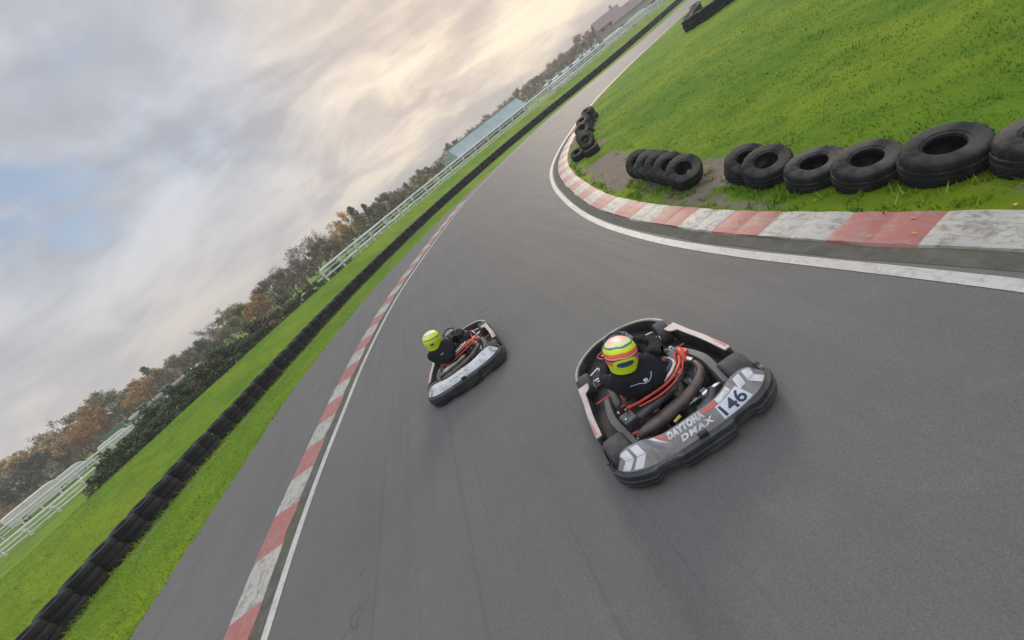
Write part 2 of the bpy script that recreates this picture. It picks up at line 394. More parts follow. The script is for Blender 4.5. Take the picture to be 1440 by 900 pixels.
# ------------------------------------------------------------------ ground sheet
def axis(lo,hi,step,far,g=1.22):
    a=list(np.arange(lo,hi+step/2,step)); s_=step
    x=a[-1]; 
    while x<far: s_*=g; x+=s_; a.append(x)
    x=a[0]; s_=step
    while x>-far: s_*=g; x-=s_; a.insert(0,x)
    return np.array(a)
GX=axis(-34,44,.4,3200); GY=axis(-3,66,.4,3200)
X,Y=np.meshgrid(GX,GY)
dTW=seg_dist(X,Y,TW[::4]); dTL=seg_dist(X,Y,TL[::3]); dWR=seg_dist(X,Y,WR[::3])
ss=lambda x,a,b_: (lambda t:t*t*(3-2*t))(np.clip((x-a)/(b_-a),0,1))
def bank_h(d): return 1.0*ss(d,.9,7.4)*(1-.95*ss(d,8.6,13.0))
def height_fields(X,Y,dTW,dWR):
    nz=np.zeros(X.shape); 
    for (a,fx,ph) in ((.5,.9,0),(.3,2.1,1.3),(.2,4.3,.4)):
        nz+=a*np.sin(fx*X+ph+1.3*np.sin(.7*fx*Y))*np.cos(fx*.83*Y-ph+.9*np.sin(.5*fx*X))
    h=bank_h(dTW)*(dTW>0)
    far=ss(np.hypot(X,Y),75,120)
    h=h*(1-far)
    right=-dWR
    h=h+.045*nz*ss(right,1.3,3.5)*(1-far)+.03*nz*ss(dTW,.6,3)*(1-far)
    h=h+.10*ss(right,2.2,6)*(1-ss(right,30,60))
    return h
Z=height_fields(X,Y,dTW,dWR)
onroad=(dTL<.1)&(dWR>-.1)&(Y>-9)&(Y<66)
Z=np.where(onroad,-.03,Z)
def gz(x,y):
    x=np.atleast_1d(np.asarray(x,float)); y=np.atleast_1d(np.asarray(y,float))
    return height_fields(x,y,seg_dist(x,y,TW[::4]),seg_dist(x,y,WR[::3]))
me=bpy.data.meshes.new('ground'); ny,nx=X.shape
idx=np.arange(nx*ny).reshape(ny,nx)
q_=np.stack([idx[:-1,:-1],idx[:-1,1:],idx[1:,1:],idx[1:,:-1]],-1).reshape(-1,4)
me.vertices.add(nx*ny); me.vertices.foreach_set('co',np.stack([X,Y,Z],-1).astype('f').ravel())
me.loops.add(q_.size); me.loops.foreach_set('vertex_index',q_.ravel().astype('i'))
me.polygons.add(len(q_)); me.polygons.foreach_set('loop_start',np.arange(0,q_.size,4,dtype='i')); me.polygons.foreach_set('loop_total',np.full(len(q_),4,'i'))
me.update(); me.validate(); me.shade_smooth(); me.materials.append(M['turf'])
TYR=[(4.62,2.35),(4.52,3.02),(4.42,3.72),(4.37,4.42),(4.36,4.98),(4.42,5.42),(4.2,6.4),(4.3,7.0),(4.42,7.6),(4.5,8.3),(4.75,9.4),(5.05,10.6),(5.6,12.2),(6.2,14.0)]
def dirt_at(X,Y):
    d=np.zeros(X.shape)
    for (x,y,r,a) in [(3.98,2.6,.25,.45),(3.92,3.6,.25,.45),(4.3,5.7,.34,1.),(4.45,6.3,.5,.9),(4.25,7.4,.42,.85),(4.5,8.8,.45,1.),(4.8,9.8,.5,1.1),(5.1,10.9,.5,1.1),(5.4,11.9,.5,1.),(6.4,14.5,.7,.8),(8.3,18.5,.8,.7)]:
        d=np.maximum(d,a*np.exp(-((X-x)**2+(Y-y)**2)/(2*r*r)))
    right=-seg_dist(X,Y,KR[::3])
    d=np.maximum(d,.75*np.exp(-((right-.72)/.17)**2)*(Y<19)*(Y>-8))
    return d
DI=dirt_at(X,Y); DI=np.maximum(DI,.55*np.exp(-(dTL/.16)**2)); DI=np.maximum(DI,.62*np.exp(-((dTW+.45)/.3)**2))
DI=np.maximum(DI,.55*np.exp(-(dWR/.5)**2)*(Y>18))
at_=me.attributes.new('dirt','FLOAT','POINT'); at_.data.foreach_set('value',DI.astype('f').ravel())
tag(obj('ground',me),kind='structure')

# ------------------------------------------------------------------ road, kerbs, lines
n=420
A=even(TL[::6],n=n); Bc=offset(WR,-.30); B_=even(Bc[::8],n=n)
mb=MB(); rows=[]
# Close the sheet between matching stations of both edges
for t in np.linspace(0,1,13):
    rows.append(A*(1-t)+B_*t)
secs=[z3(r,.004+.0*r[:,0]) for r in rows]
mb.loft(secs); tag(mb.build('road',M['asphalt'],sharp=False),kind='structure')
mb=MB(); k=WL
mb.strip(z3(offset(k,.065),.009),z3(offset(k,-.065),.009))
k=WR[:-60]; kk=len(k); wd=np.full(kk,.065)
mb.strip(z3(offset(k,.065),.009),z3(offset(k,-.065),.009))
tag(mb.build('road_marking',M['line'],sharp=False),kind='structure')
mb=MB(); k=WL[:95]; mb.strip(z3(offset(k,.10),.0075),z3(offset(k,.31),.0075))
k=KR; mb.strip(z3(offset(k,.20),.0075),z3(offset(k,-.02),.0075))
mb.strip(z3(offset(k,-.55),.0075),z3(offset(k,-1.05),.0075)) if False else None
tag(mb.build('mossy_gap',M['moss'],sharp=False),kind='structure')
def kerb(name,path,inner,outer,period,phase,ridges,hmax,end):
    """blocks alternately painted; each has shallow transverse ridges"""
    S=even(path[::6],.035); d=np.r_[0,np.cumsum(np.linalg.norm(np.diff(S,axis=0),axis=1))]
    keep=d<end; S=S[keep]; d=d[keep]
    mb=MB(); us=[0,.03,.25,.6,.93,1]; prof=[0,.55,.8,1.0,.9,0]
    secs=[]
    i0=np.argmin(np.hypot(S[:,0]-phase[0],S[:,1]-phase[1])); d0=d[i0]
    fr=((d-d0)/period*ridges)%1
    rid=.72+.28*np.abs(np.sin(math.pi*fr))**.6
    wob=.012*np.sin(d*3.1)+.008*np.sin(d*7.7+1)
    for i in range(len(S)): pass
    offs=[offset(S,inner+(outer-inner)*u+(wob if u in (0,1) else 0)) for u in us]
    for i in range(len(S)):
        secs.append([(o_[i][0],o_[i][1],.002+hmax*pz*(rid[i] if 0<u<1 else 1)) for o_,u,pz in zip(offs,us,prof)])
    K=len(us); o0=len(mb.v); vs=[p for s_ in secs for p in s_]; fs=[]; mi=[]
    for i in range(len(S)-1):
        c=int(math.floor((d[i]-d0)/period))%2
        for j in range(K-1):
            fs.append((i*K+j,i*K+j+1,(i+1)*K+j+1,(i+1)*K+j)); mi.append(2 if j in(0,K-2) and False else c)
    mb.add(vs,fs); mb.mi=mi
    return tag(mb.build(name,[M['kerb_white'],M['kerb_red'],M['kerb_side']],sharp=False),kind='structure')
kerb('kerb',WL,.31,.89,.845,(-4.6,4.22),2,.035,36)
kerb('kerb',KR,-.0,-.50,.74,(3.05,3.05),2,.05,31)

# ------------------------------------------------------------------ grass blades (nobody could count them)
def blades(name,pts,hts,mat_,lean=.5):
    n=len(pts); z=gz(pts[:,0],pts[:,1]); a=rng.uniform(0,2*math.pi,n); wdt=rng.uniform(.004,.009,n)*(1+hts*8)
    dx,dy=np.cos(a)*wdt,np.sin(a)*wdt; la=rng.uniform(0,2*math.pi,n); l=hts*rng.uniform(.2,lean+.5,n)
    v=np.zeros((n,3,3)); v[:,0]=np.stack([pts[:,0]-dx,pts[:,1]-dy,z-.01],-1); v[:,1]=np.stack([pts[:,0]+dx,pts[:,1]+dy,z-.01],-1)
    v[:,2]=np.stack([pts[:,0]+np.cos(la)*l,pts[:,1]+np.sin(la)*l,z+hts],-1)
    me=bpy.data.meshes.new(name); me.vertices.add(3*n); me.vertices.foreach_set('co',v.astype('f').ravel())
    me.loops.add(3*n); me.loops.foreach_set('vertex_index',np.arange(3*n,dtype='i'))
    me.polygons.add(n); me.polygons.foreach_set('loop_start',np.arange(0,3*n,3,dtype='i')); me.polygons.foreach_set('loop_total',np.full(n,3,'i'))
    me.update(); me.materials.append(mat_); return tag(obj(name,me),kind='stuff')
def scatter(n,box,cond):
    x=rng.uniform(box[0],box[1],n); y=rng.uniform(box[2],box[3],n); k=cond(x,y); return np.stack([x[k],y[k]],-1)
def island(x,y):
    d=-seg_dist(x,y,WR[::4]); dd=dirt_at(x,y); p=rng.random(len(x)); dens=np.clip(1.25-np.hypot(x-2,y)/24,.12,1)
    edge=np.where(y<19,1.02,.15)+.1*np.sin(x*9)*np.sin(y*7)
    return (d>edge)&(dd<.45+.3*p)&(rng.random(len(x))<dens)
P1=scatter(330000,(3.2,26,-1,30),island)
cl=np.array([mn.noise(Vector((p[0]*1.1,p[1]*1.1,0))) for p in P1]); cl2=np.array([mn.noise(Vector((p[0]*4,p[1]*4,3))) for p in P1])
k=cl2>-.35; 
blades('grass',P1[k],np.clip(.028+.022*cl[k]+.02*cl2[k],.012,.09)*rng.uniform(.6,1.3,k.sum()),M['blade'])
def verge(x,y):
    a=seg_dist(x,y,TL[::4]); b_=seg_dist(x,y,TW[::5]); return (a>-.05+.12*np.sin(7*x)*np.sin(5*y))&(b_<10)&(np.abs(b_+.0)>.1)&(rng.random(len(x))<np.clip(1.2-np.hypot(x,y)/42,.1,1))
P2=scatter(300000,(-26,4,2,36),verge)
blades('grass',P2,rng.uniform(.02,.07,len(P2)),M['bladeb'])
def ring(x,y):
    d=np.full(x.shape,9.)
    for a,b_ in [(4.42,2.18),(4.28,2.82),(4.17,3.44),(4.12,4.10),(4.17,4.74),(4.24,5.15),(4.06,6.25),(4.18,6.8),(4.27,7.22),(4.34,7.65),(4.42,8.15)]: d=np.minimum(d,np.hypot(x-a,y-b_))
    k=-seg_dist(x,y,KR[::3])
    tuft=np.sin(x*11+2*np.sin(y*5))*np.sin(y*9+x*3)
    return ((d>.26)&(d<.46)&(tuft>-.1)&(rng.random(len(x))<.7))|((np.abs(k-.60-.06*np.sin(y*6))<.09)&(tuft>.05)&(rng.random(len(x))<.5)&(y<15))
P3=scatter(90000,(3.2,6,1,15),ring)
blades('grass',P3,rng.uniform(.03,.12,len(P3))*rng.uniform(.5,1,len(P3)),M['blade'],.9)
def foot(x,y):
    a=seg_dist(x,y,TW[::5]); return (((a>-.16)&(a<.02))|((a>.66)&(a<.85)))&(np.sin(x*7+y*5)*np.sin(y*9)>-.35)
P4=scatter(260000,(-14,4,3,36),foot)
blades('grass',P4,rng.uniform(.05,.17,len(P4)),M['bladeb'],.8)

# ------------------------------------------------------------------ tyres
def tyre_mesh(name,ro,ri,wd,mat_,seed=0,n=40):
    h=wd/2; rs=random.Random(seed)
    prof=[(ri,h*.70),(ri+.008,h*.86),(ri+.030,h*.90),(ri+.036,h*.965),(ri+(ro-ri)*.66,h*1.0),(ro-.028,h*.955),(ro-.002,h*.80)]
    tread=[]
    for z_ in (.36,.33,.27,.24,-.24,-.27,-.33,-.36): pass
    g=.016
    tr=[(ro+.003,h*.40),(ro-g,h*.39),(ro-g,h*.33),(ro+.005,h*.32),(ro+.006,h*.05),(ro-g,h*.04),(ro-g,-h*.04),(ro+.006,-h*.05),(ro+.005,-h*.32),(ro-g,-h*.33),(ro-g,-h*.39),(ro+.003,-h*.40)]
    low=[(r,-z) for r,z in reversed(prof)]
    inner=[(ri+.03,-h*.60),(ro-.05,-h*.45),(ro-.035,0),(ro-.05,h*.45),(ri+.03,h*.60)]
    pr=prof+tr+low+inner
    mb=MB(); vs=[]; P=len(pr)
    for k in range(n):
        a=2*math.pi*k/n; lug=(k%2)
        for j,(r,z) in enumerate(pr):
            rr=r
            if 5<=j<=7 or 18<=j<=20: rr=r-(.016 if lug else 0)
            rr*=1+.004*math.sin(3*a+seed); zz=z+.004*math.sin(2*a+seed*2)
            vs.append((rr*math.cos(a),rr*math.sin(a),zz))
    fs=[]
    for k in range(n):
        k2=(k+1)%n
        for j in range(P): fs.append((k*P+j,k2*P+j,k2*P+(j+1)%P,k*P+(j+1)%P))
    mb.add(vs,fs); return mb.mesh(name,mat_,50)
TB=[tyre_mesh('tyre',.352,.19,.205,M['rubber2'],s_,30) for s_ in (1,2,3)]
tw=even(TW[::5],.665); TW_STACKS=tw[3:]
rem=MB(); cnt=0
lv=['bottom','middle','top']
STK=[]
for i,(x,y) in enumerate(TW_STACKS):
    z0=float(gz(x,y)[0])
    STK.append((x,y,z0))
for i,(x,y,z0) in enumerate(STK):
    # stacks sit just left of the base line
    T=TW_STACKS[min(i+1,len(STK)-1)]-TW_STACKS[max(i-1,0)]; T/=np.linalg.norm(T); cx,cy=x-T[1]*.34,y+T[0]*.34
    jx,jy=random.uniform(-.06,.06),random.uniform(-.06,.06)
    for j in range(3):
        zc_=z0+.105+j*.212
        ox,oy=cx+jx+random.uniform(-.025,.025),cy+jy+random.uniform(-.025,.025)
        if i<68:
            o=obj('tyre',TB[random.randrange(3)]); o.location=(ox,oy,zc_); o.rotation_euler=(random.uniform(-.03,.03),random.uniform(-.03,.03),random.uniform(0,6))
            tag(o,{0:'black tyre at the bottom of its stack in the long left barrier',1:'black tyre in the middle of its stack in the long left barrier',2:'black tyre on top of its stack in the long left barrier'}[j],'tyre','tyres stacked three high in the long left barrier, '+lv[j]+' course')
            o.scale=(random.uniform(.96,1.04),)*2+(1,)
        else:
            h=.1; rem.lathe([(.2,h*.6),(.24,h),(.31,h*.95),(.34,h*.6),(.345,0),(.34,-h*.6),(.31,-h*.95),(.24,-h),(.2,-h*.6)],14,Matrix.Translation((ox,oy,zc_)),closed=True)
tag(rem.build('tyre_barrier',M['rubber2']),kind='stuff')
TR=[tyre_mesh('tyre',.325,.145,.34,M['rubber'],s_,44) for s_ in (4,5,6)]
def put_tyre(x,y,z,tilt=0,axis_dir=(0,-1),sc=1.,label=None,me=None,group='old tyres lining the inside of the bend'):
    o=obj('tyre',me or TR[random.randrange(3)])
    a=Vector((axis_dir[0],axis_dir[1],0)).normalized()
    nrm=(a*math.sin(tilt)+Vector((0,0,1))*math.cos(tilt))
    o.rotation_mode='QUATERNION'; o.rotation_quaternion=nrm.to_track_quat('Z','Y'); o.location=(x,y,z); o.scale=(sc,sc,sc)
    return tag(o,label,'tyre',group)
# (x,y, tilt, scale, label) ; z so that the lowest rim rests on the grass
near=[(4.40,2.20,4,.98,'dusty tyre cut off by the right edge of the picture'),
 (4.25,2.79,13,.96,'large dark tyre second from the right edge of the picture'),
 (4.14,3.38,16,.93,'dark tyre third from the right edge, fat tread towards the kerb'),
 (4.15,3.98,12,.96,'dark tyre fourth from the right edge, next to the leaning pair'),
 (4.17,4.66,24,.93,'front tyre of the leaning pair beside the muddy gap'),
 (4.24,5.07,30,.93,'rear tyre of the leaning pair beside the muddy gap')]
for x,y,t,s_,lb in near:
    t=R(t); r=.345*s_; hgt=r*math.sin(t)+.165*s_*math.cos(t)
    put_tyre(x,y,float(gz(x,y)[0])+hgt-random.uniform(.05,.10),t,(-.35+random.uniform(-.35,.2),-1),s_,lb)
five=['nearest','second nearest','middle, lighter grey','fourth, second farthest','farthest']
for i,(x,y) in enumerate([(4.06,6.25),(4.18,6.80),(4.27,7.22),(4.34,7.65),(4.42,8.15)]):
    t=R(36+4*i); s_=.92; hgt=.345*s_*math.sin(t)+.165*s_*math.cos(t)
    put_tyre(x,y,float(gz(x,y)[0])+hgt-.03,t,(-.45,-1),s_,five[i]+' of the five tyres leaning on each other like dominoes')
k_=0
for i,(x,y,n_) in enumerate([(6.0,13.6,2),(6.45,14.7,2),(6.95,15.6,1),(7.35,16.5,2),(7.95,17.4,3),(8.6,18.5,2),(9.2,19.3,3),(9.75,20.1,2),(5.75,14.3,1),(8.0,18.2,1),(9.9,20.9,1)]):
    for j in range(n_):
        tl=R([58,40,30,50,20,35,15,30,20,25,20][i]) if j==n_-1 else R(6)
        hgt=.345*.85*math.sin(tl)*.8+.125*.85
        put_tyre(x+random.uniform(-.06,.06),y+random.uniform(-.06,.06),float(gz(x,y)[0])+hgt+j*.2,tl,(-.5,-1),.86,
          ('tyre on the grass' if j==0 else 'tyre on another')+' in the %s pile of the kerb-end heap'%(['first','second','third','fourth','fifth','sixth','seventh','eighth','ninth','tenth','eleventh'][i])+(', one up' if j==1 else ', two up' if j==2 else ''),group='heap of old tyres where the kerb ends')
UB=even([(25.5,30.2),(23.5,27.8),(21.0,25.6),(19.6,23.9),(20.2,22.6),(22.2,22.6),(25.5,24.4)],.67)
for i,(x,y) in enumerate(UB):
    for j in range(3):
        o=obj('tyre',TB[random.randrange(3)]); o.location=(x+random.uniform(-.03,.03),y+random.uniform(-.03,.03),float(gz(x,y)[0])+.105+j*.212); o.rotation_euler=(0,0,random.uniform(0,6))
        tag(o,{0:'bottom',1:'middle',2:'top'}[j]+' tyre of a stack in the curved barrier on the far grass','tyre','tyres of the curved far barrier on the grass, '+lv[j]+' course')

# ------------------------------------------------------------------ karts
def half(pts): return [(-x,*r) for x,*r in reversed(pts)]
def sym(pts):
    L=half(pts)
    return (L[:-1]+pts) if abs(pts[0][0])<1e-6 else (L+pts)
BT=even(sym([(0,-.262,.325),(.2,-.262,.325),(.31,-.238,.325),(.43,-.19,.33),(.54,-.168,.325),(.61,-.17,.31),(.645,-.20,.285)]),n=81)
BO=even(sym([(0,-.385,.205),(.25,-.38,.205),(.4,-.365,.205),(.55,-.325,.20),(.66,-.265,.20),(.715,-.19,.20)]),n=81)
BU=np.linspace(-1,1,81); BMX=(BT[:,0]+BO[:,0])/2
def panel_pt(x,v,lift=.004):
    """x across the kart, v 0 at the upper edge .. 1 at the lower edge of the rear panel"""
    u=np.interp(x,BMX,BU)
    T=Vector([np.interp(u,BU,BT[:,k]) for k in range(3)]); O=Vector([np.interp(u,BU,BO[:,k]) for k in range(3)])
    nrm=Vector((0,-.7,.75)).normalized()
    return T.lerp(O,v)+nrm*(lift+.012*4*v*(1-v))
def decal(name,polys,mat_,parent,lift=.005):
    """polygons in (x,v) laid on the rear panel, thin"""
    import bmesh
    bm=bmesh.new()
    for P in polys:
        vs=[bm.verts.new((p[0],p[1],0)) for p in P]; bm.faces.new(vs)
    for _ in range(3):
        bmesh.ops.subdivide_edges(bm,edges=[e for e in bm.edges if e.calc_length()>.03],cuts=1,use_grid_fill=True)
    bmesh.ops.triangulate(bm,faces=bm.faces)
    me=bpy.data.meshes.new(name); bm.to_mesh(me); bm.free()
    for v_ in me.vertices: v_.co=panel_pt(v_.co.x,v_.co.y,lift)
    me.materials.append(mat_); me.update()
    return obj(name,me,parent)
def lettering(name,text,x0,x1,v0,v1,mat_,parent,bold=.02,lift=.007,shear=0.,spacing=1.0):
    cu=bpy.data.curves.new('tmp','FONT'); cu.body=text; cu.size=1; cu.offset=bold; cu.space_character=spacing; cu.resolution_u=4; cu.shear=shear
    o=bpy.data.objects.new('tmp',cu); C.objects.link(o); dg=bpy.context.evaluated_depsgraph_get(); dg.update()
    me=bpy.data.meshes.new_from_object(o.evaluated_get(dg)); bpy.data.objects.remove(o); bpy.data.curves.remove(cu)
    import bmesh
    bm=bmesh.new(); bm.from_mesh(me)
    for _ in range(3):
        bmesh.ops.triangulate(bm,faces=bm.faces); bmesh.ops.subdivide_edges(bm,edges=[e for e in bm.edges if e.calc_length()>.12],cuts=1)
    bmesh.ops.triangulate(bm,faces=bm.faces)
    xs=[v_.co.x for v_ in bm.verts]; ys=[v_.co.y for v_ in bm.verts]; a,b_,c,d=min(xs),max(xs),min(ys),max(ys)
    for v_ in bm.verts:
        x=x0+(v_.co.x-a)/(b_-a)*(x1-x0); v=v1+(v_.co.y-c)/(d-c)*(v0-v1); v_.co=panel_pt(x,v,lift)
    bm.to_mesh(me); bm.free(); me.materials.clear(); me.materials.append(mat_); me.name=name
    return obj(name,me,parent)

def wheel(parent,x,y,r,wd,tm,spin=0,steer=0):
    w_=MB(); h=wd/2
    Rm=Matrix.Rotation(steer,4,'Z')@Matrix.Rotation(R(90),4,'Y')
    T=Matrix.Translation((x,y,r))@Rm
    prof=[(r*.50,h*.80),(r*.56,h*.95),(r*.70,h),(r*.86,h*.96),(r*.95,h*.86),(r*.99,h*.72),(r,h*.4),(r,0),(r,-h*.4),(r*.99,-h*.72),(r*.95,-h*.86),(r*.86,-h*.96),(r*.70,-h),(r*.56,-h*.95),(r*.50,-h*.8)]
    w_.lathe(prof,36,T,closed=True); t=w_.build('wheel',tm,parent,30); t['label']='slick black kart tyre on a small alloy rim'; 
    rm=MB(); rm.lathe([(r*.50,h*.86),(r*.47,h*.86),(r*.44,h*.5),(r*.44,h*.1),(r*.2,h*.05),(r*.2,-h*.05),(r*.44,-h*.1),(r*.44,-h*.6),(r*.47,-h*.86),(r*.50,-h*.86)],24,T)
    rm.lathe([(0,h*.5),(r*.19,h*.5),(r*.2,0),(r*.19,-h*.5),(0,-h*.5)],14,T)
    for k in range(3):
        a=k*2.094+spin; c=T@Vector((r*.3*math.cos(a),r*.3*math.sin(a),0)); rm.box(c,(h*.3,.02,.02),T.to_3x3())
    rm.build('rim',M['steel'],t)
    return t
def kart(name,label,loc,rz,look):
    K=empty(name,loc,rz,label,'kart','racing karts on the track')
    dark=look=='dark'
    # floor and chassis
    mb=MB(); mb.loft([[(-.30,y,.045),(.30,y,.045),(.30,y,.06),(-.30,y,.06)] for y in (-.05,.2,.6,.95)]+[[(-.22,1.2,.05),(.22,1.2,.05),(.22,1.2,.065),(-.22,1.2,.065)]],True,True)
    mb.build('floor_tray',M['plastic_dk'],K)
    mb=MB(); r=.016
    for s in (-1,1):
        mb.tube([(s*.33,-.12,.08),(s*.31,.1,.07),(s*.30,.5,.07),(s*.26,.8,.07),(s*.20,1.08,.07),(s*.17,1.28,.08)],r,8,smooth=20)
        mb.tube([(s*.30,.25,.075),(s*.55,.25,.09)],.012,6); mb.tube([(s*.30,.72,.075),(s*.55,.72,.09)],.012,6)
        mb.tube([(s*.24,.86,.075),(s*.40,1.0,.10)],r,8)
    for y,a in ((-.1,.33),(.08,.31),(.55,.295),(.92,.235),(1.26,.17)): mb.tube([(-a,y,.07),(a,y,.07)],r,8)
    mb.tube([(-.17,1.26,.08),(-.20,1.36,.12),(.20,1.36,.12),(.17,1.26,.08)],.010,8,smooth=16)
    mb.build('chassis_frame',M['frame'],K)
    mb=MB(); mb.tube([(-.60,0,.14),(.60,0,.14)],.02,14)
    for x in (-.27,.27): mb.lathe([(.022,-.03),(.05,-.03),(.05,.03),(.022,.03)],14,Matrix.Translation((x,0,.14))@Matrix.Rotation(R(90),4,'Y'))
    mb.lathe([(.02,-.006),(.095,-.006),(.1,0),(.095,.006),(.02,.006)],28,Matrix.Translation((-.14,0,.14))@Matrix.Rotation(R(90),4,'Y'))
    mb.lathe([(.02,-.006),(.085,-.006),(.09,0),(.085,.006),(.02,.006)],28,Matrix.Translation((.22,0,.14))@Matrix.Rotation(R(90),4,'Y'))
    mb.build('rear_axle',M['steel'],K)
    for s in (-1,1):
        wheel(K,s*.60,0,.14,.215,M['kart_tyre'])
        wheel(K,s*.505,1.0,.13,.135,M['kart_tyre'],steer=R(-7))
    # steering linkage: bright rods at both front corners
    for s in (-1,1):
        mb=MB()
        mb.tube([(s*.43,1.0,.13),(s*.31,.98,.13)],.012,8)
        mb.tube([(s*.40,.93,.15),(s*.12,.86,.17)],.009,8); mb.tube([(s*.42,1.06,.17),(s*.30,1.06,.2)],.010,8)
        mb.tube([(s*.33,.90,.20),(s*.30,.99,.24)],.011,8)
        mb.build('steering_rod',M['steel'],K)
    for s in (-1,1):
        mb=MB(); mb.tube([(s*.13,1.10,.07),(s*.13,1.14,.16),(s*.13,1.13,.25)],.007,8); mb.tube([(s*.09,1.13,.25),(s*.19,1.13,.25)],.009,8); mb.build('pedal',M['steel'],K)
    # outer ring of the kart: nose
    po=even(sym([(0,1.545,0),(.18,1.53,0),(.38,1.43,0),(.52,1.29,0),(.60,1.12,0),(.625,.93,0)]),n=61)
    no=offset(po[:,:2],-1.0); inn=offset(po[:,:2],-.075)
    mb=MB(); secs=[]
    for i in range(61):
        o_=Vector((*po[i][:2],0)); q_=Vector((*inn[i],0)); e=(o_-q_).normalized(); zt=.20+.02*math.cos(i/60*2*math.pi)
        secs.append([o_-e*.015+Vector((0,0,.04)),o_+e*.008+Vector((0,0,.08)),o_+e*.0+Vector((0,0,.14)),o_-e*.012+Vector((0,0,zt-.012)),o_-e*.028+Vector((0,0,zt)),q_+e*.012+Vector((0,0,zt)),q_+Vector((0,0,zt-.02)),q_+Vector((0,0,.05))])
    mb.loft(secs,True,True); nb=mb.build('front_bumper',M['plastic'],K)
    mb=MB(); secs=[]
    for i in range(4,57):
        o_=Vector((*po[i][:2],0)); q_=Vector((*inn[i],0)); e=(o_-q_).normalized(); zt=.20+.02*math.cos(i/60*2*math.pi)
        secs.append([o_-e*.010+Vector((0,0,zt-.014)),o_-e*.024+Vector((0,0,zt+.004)),o_-e*.046+Vector((0,0,zt+.004)),o_-e*.05+Vector((0,0,zt-.002))])
    mb.loft(secs,True,True); mb.build('edge_sticker',M['palegrey'] if dark else M['pale'],nb)
    # nose inner floor and steering fairing
    mb=MB(); mb.loft([[(-.46,.98,.05),(.46,.98,.05)],[(-.50,1.15,.06),(.50,1.15,.06)],[(-.38,1.36,.07),(.38,1.36,.07)],[(-.1,1.49,.07),(.1,1.49,.07)]]); mb.build('nose_floor',M['plastic_dk'],K)
    mb=MB(); secs=[]
    for t in np.linspace(0,1,8):
        y=1.36-.42*t; z=.16+.36*t**1.1; w_=.17-.035*t; secs.append([(-w_,y-.02,z-.035),(-w_*.8,y,z),(0,y+.012,z+.012),(w_*.8,y,z),(w_,y-.02,z-.035),(0,y-.03,z-.02)])
    mb.loft(secs,True,True); fr=mb.build('steering_fairing',M['midgrey'] if dark else M['pale'],K)
    # side pods
    for s in (-1,1):
        out=even([(s*.625,.93,0),(s*.655,.70,0),(s*.70,.45,0),(s*.725,.22,0),(s*.74,.05,0),(s*.745,-.06,0)],n=25)
        mb=MB(); secs=[]
        for i,p in enumerate(out):
            t=i/24; th=.075; zt=.245; 
            if p[1]<.155: th=.02; zt=.17-.05*min(1,(.155-p[1])/.1)
            if p[1]>.90: zt=.20
            ix=p[0]-s*th
            secs.append([(p[0]-s*.02,p[1],.035),(p[0]+s*.008,p[1],.07),(p[0],p[1],.14),(p[0]-s*.006,p[1],zt-.015),(p[0]-s*.02,p[1],zt),(ix+s*.008,p[1],zt),(ix,p[1],zt-.02),(ix,p[1],.06)])
        mb.loft(secs,True,True); pod=mb.build('side_pod',M['plastic'],K)
        # pale top panel, wider pad at its front, stepped in
        A=[];B2=[]
        ys=np.linspace(.885,.165,24)
        for y in ys:
            xo=np.interp(-y,-out[:,1],np.abs(out[:,0])); w_=.062 if y<.77 else (.062+.065*min(1,(y-.77)/.03))
            if y>.83: w_-=.0
            A.append((s*(xo-.004),y)); B2.append((s*(xo-w_-.008),y))
        mb=MB(); secs=[[(a[0],a[1],.238),(a[0]-s*.012,a[1],.256),(b_[0],b_[1],.256),(b_[0],b_[1],.240)] for a,b_ in zip(A,B2)]
        mb.loft(secs,True,True); pp=mb.build('pod_sticker',M['pale'],pod)
        mb=MB(); yy=[y for y in ys if .17<y<.42]
        secs=[]
        for y in yy:
            xo=np.interp(-y,-out[:,1],np.abs(out[:,0])); f=(.42-y)/.25
            secs.append([(s*(xo-.02),y,.2585),(s*(xo-.02-.022*min(1,f)),y,.2585)])
        mb.loft(secs); mb.build('red_stripe',M['red'],pp)
        # dark grey inner guard
        mb=MB(); secs=[]
        pth=even([(s*.435,.56,0),(s*.475,.40,0),(s*.50,.25,0),(s*.485,.10,0),(s*.455,-.08,0)],n=14)
        for i,p in enumerate(pth):
            f=i/13; zt=.215+.03*math.sin(f*math.pi); hw=.035+.012*math.sin(f*math.pi)
            secs.append([(p[0]-hw,p[1],.06),(p[0]-hw,p[1],zt-.02),(p[0]-hw+.014,p[1],zt),(p[0]+hw-.014,p[1],zt),(p[0]+hw,p[1],zt-.02),(p[0]+hw,p[1],.06)])
        mb.loft(secs,True,True); mb.build('side_guard',M['slab'],K)
        mb=MB(); mb.loft([[(s*.30,.9,.055),(s*.64,.86,.055)],[(s*.30,.5,.055),(s*.67,.5,.055)],[(s*.30,.17,.055),(s*.71,.17,.055)]]); mb.build('pod_floor',M['plastic_dk'],K)
    # rear bumper
    mb=MB(); secs=[]
    def bulge(x):
        a=abs(x)
        return max(1/(1+math.exp(-(.24-a)/.008)),1/(1+math.exp((.43-a)/.008)))
    for i in range(81):
        T=Vector(BT[i]); O=Vector(BO[i]); e=Vector((O.x-T.x,O.y-T.y,0)).normalized(); b_=bulge(O.x); k=.046*b_
        dz=-.045*(1-b_)
        def pt(out,z): return Vector((O.x,O.y,0))+e*out+Vector((0,0,z))
        secs.append([T+Vector((0,0,-.002))-e*.01,T+Vector((0,0,-.002)),O+Vector((0,0,0)),pt(.012+k*.55,.196),pt(.016+k*.6,.165),pt(-.004+k*.6,.160),pt(-.004+k*.75,.143),pt(.012+k*.85,.138),pt(.012+k*.9,.112),pt(-.010+k*.9,.107),pt(-.010+k,.088),pt(.004+k,.083),pt(.0+k,.052-dz),pt(-.05,.045-dz),T+Vector((0,.0,-.24))-e*.005])
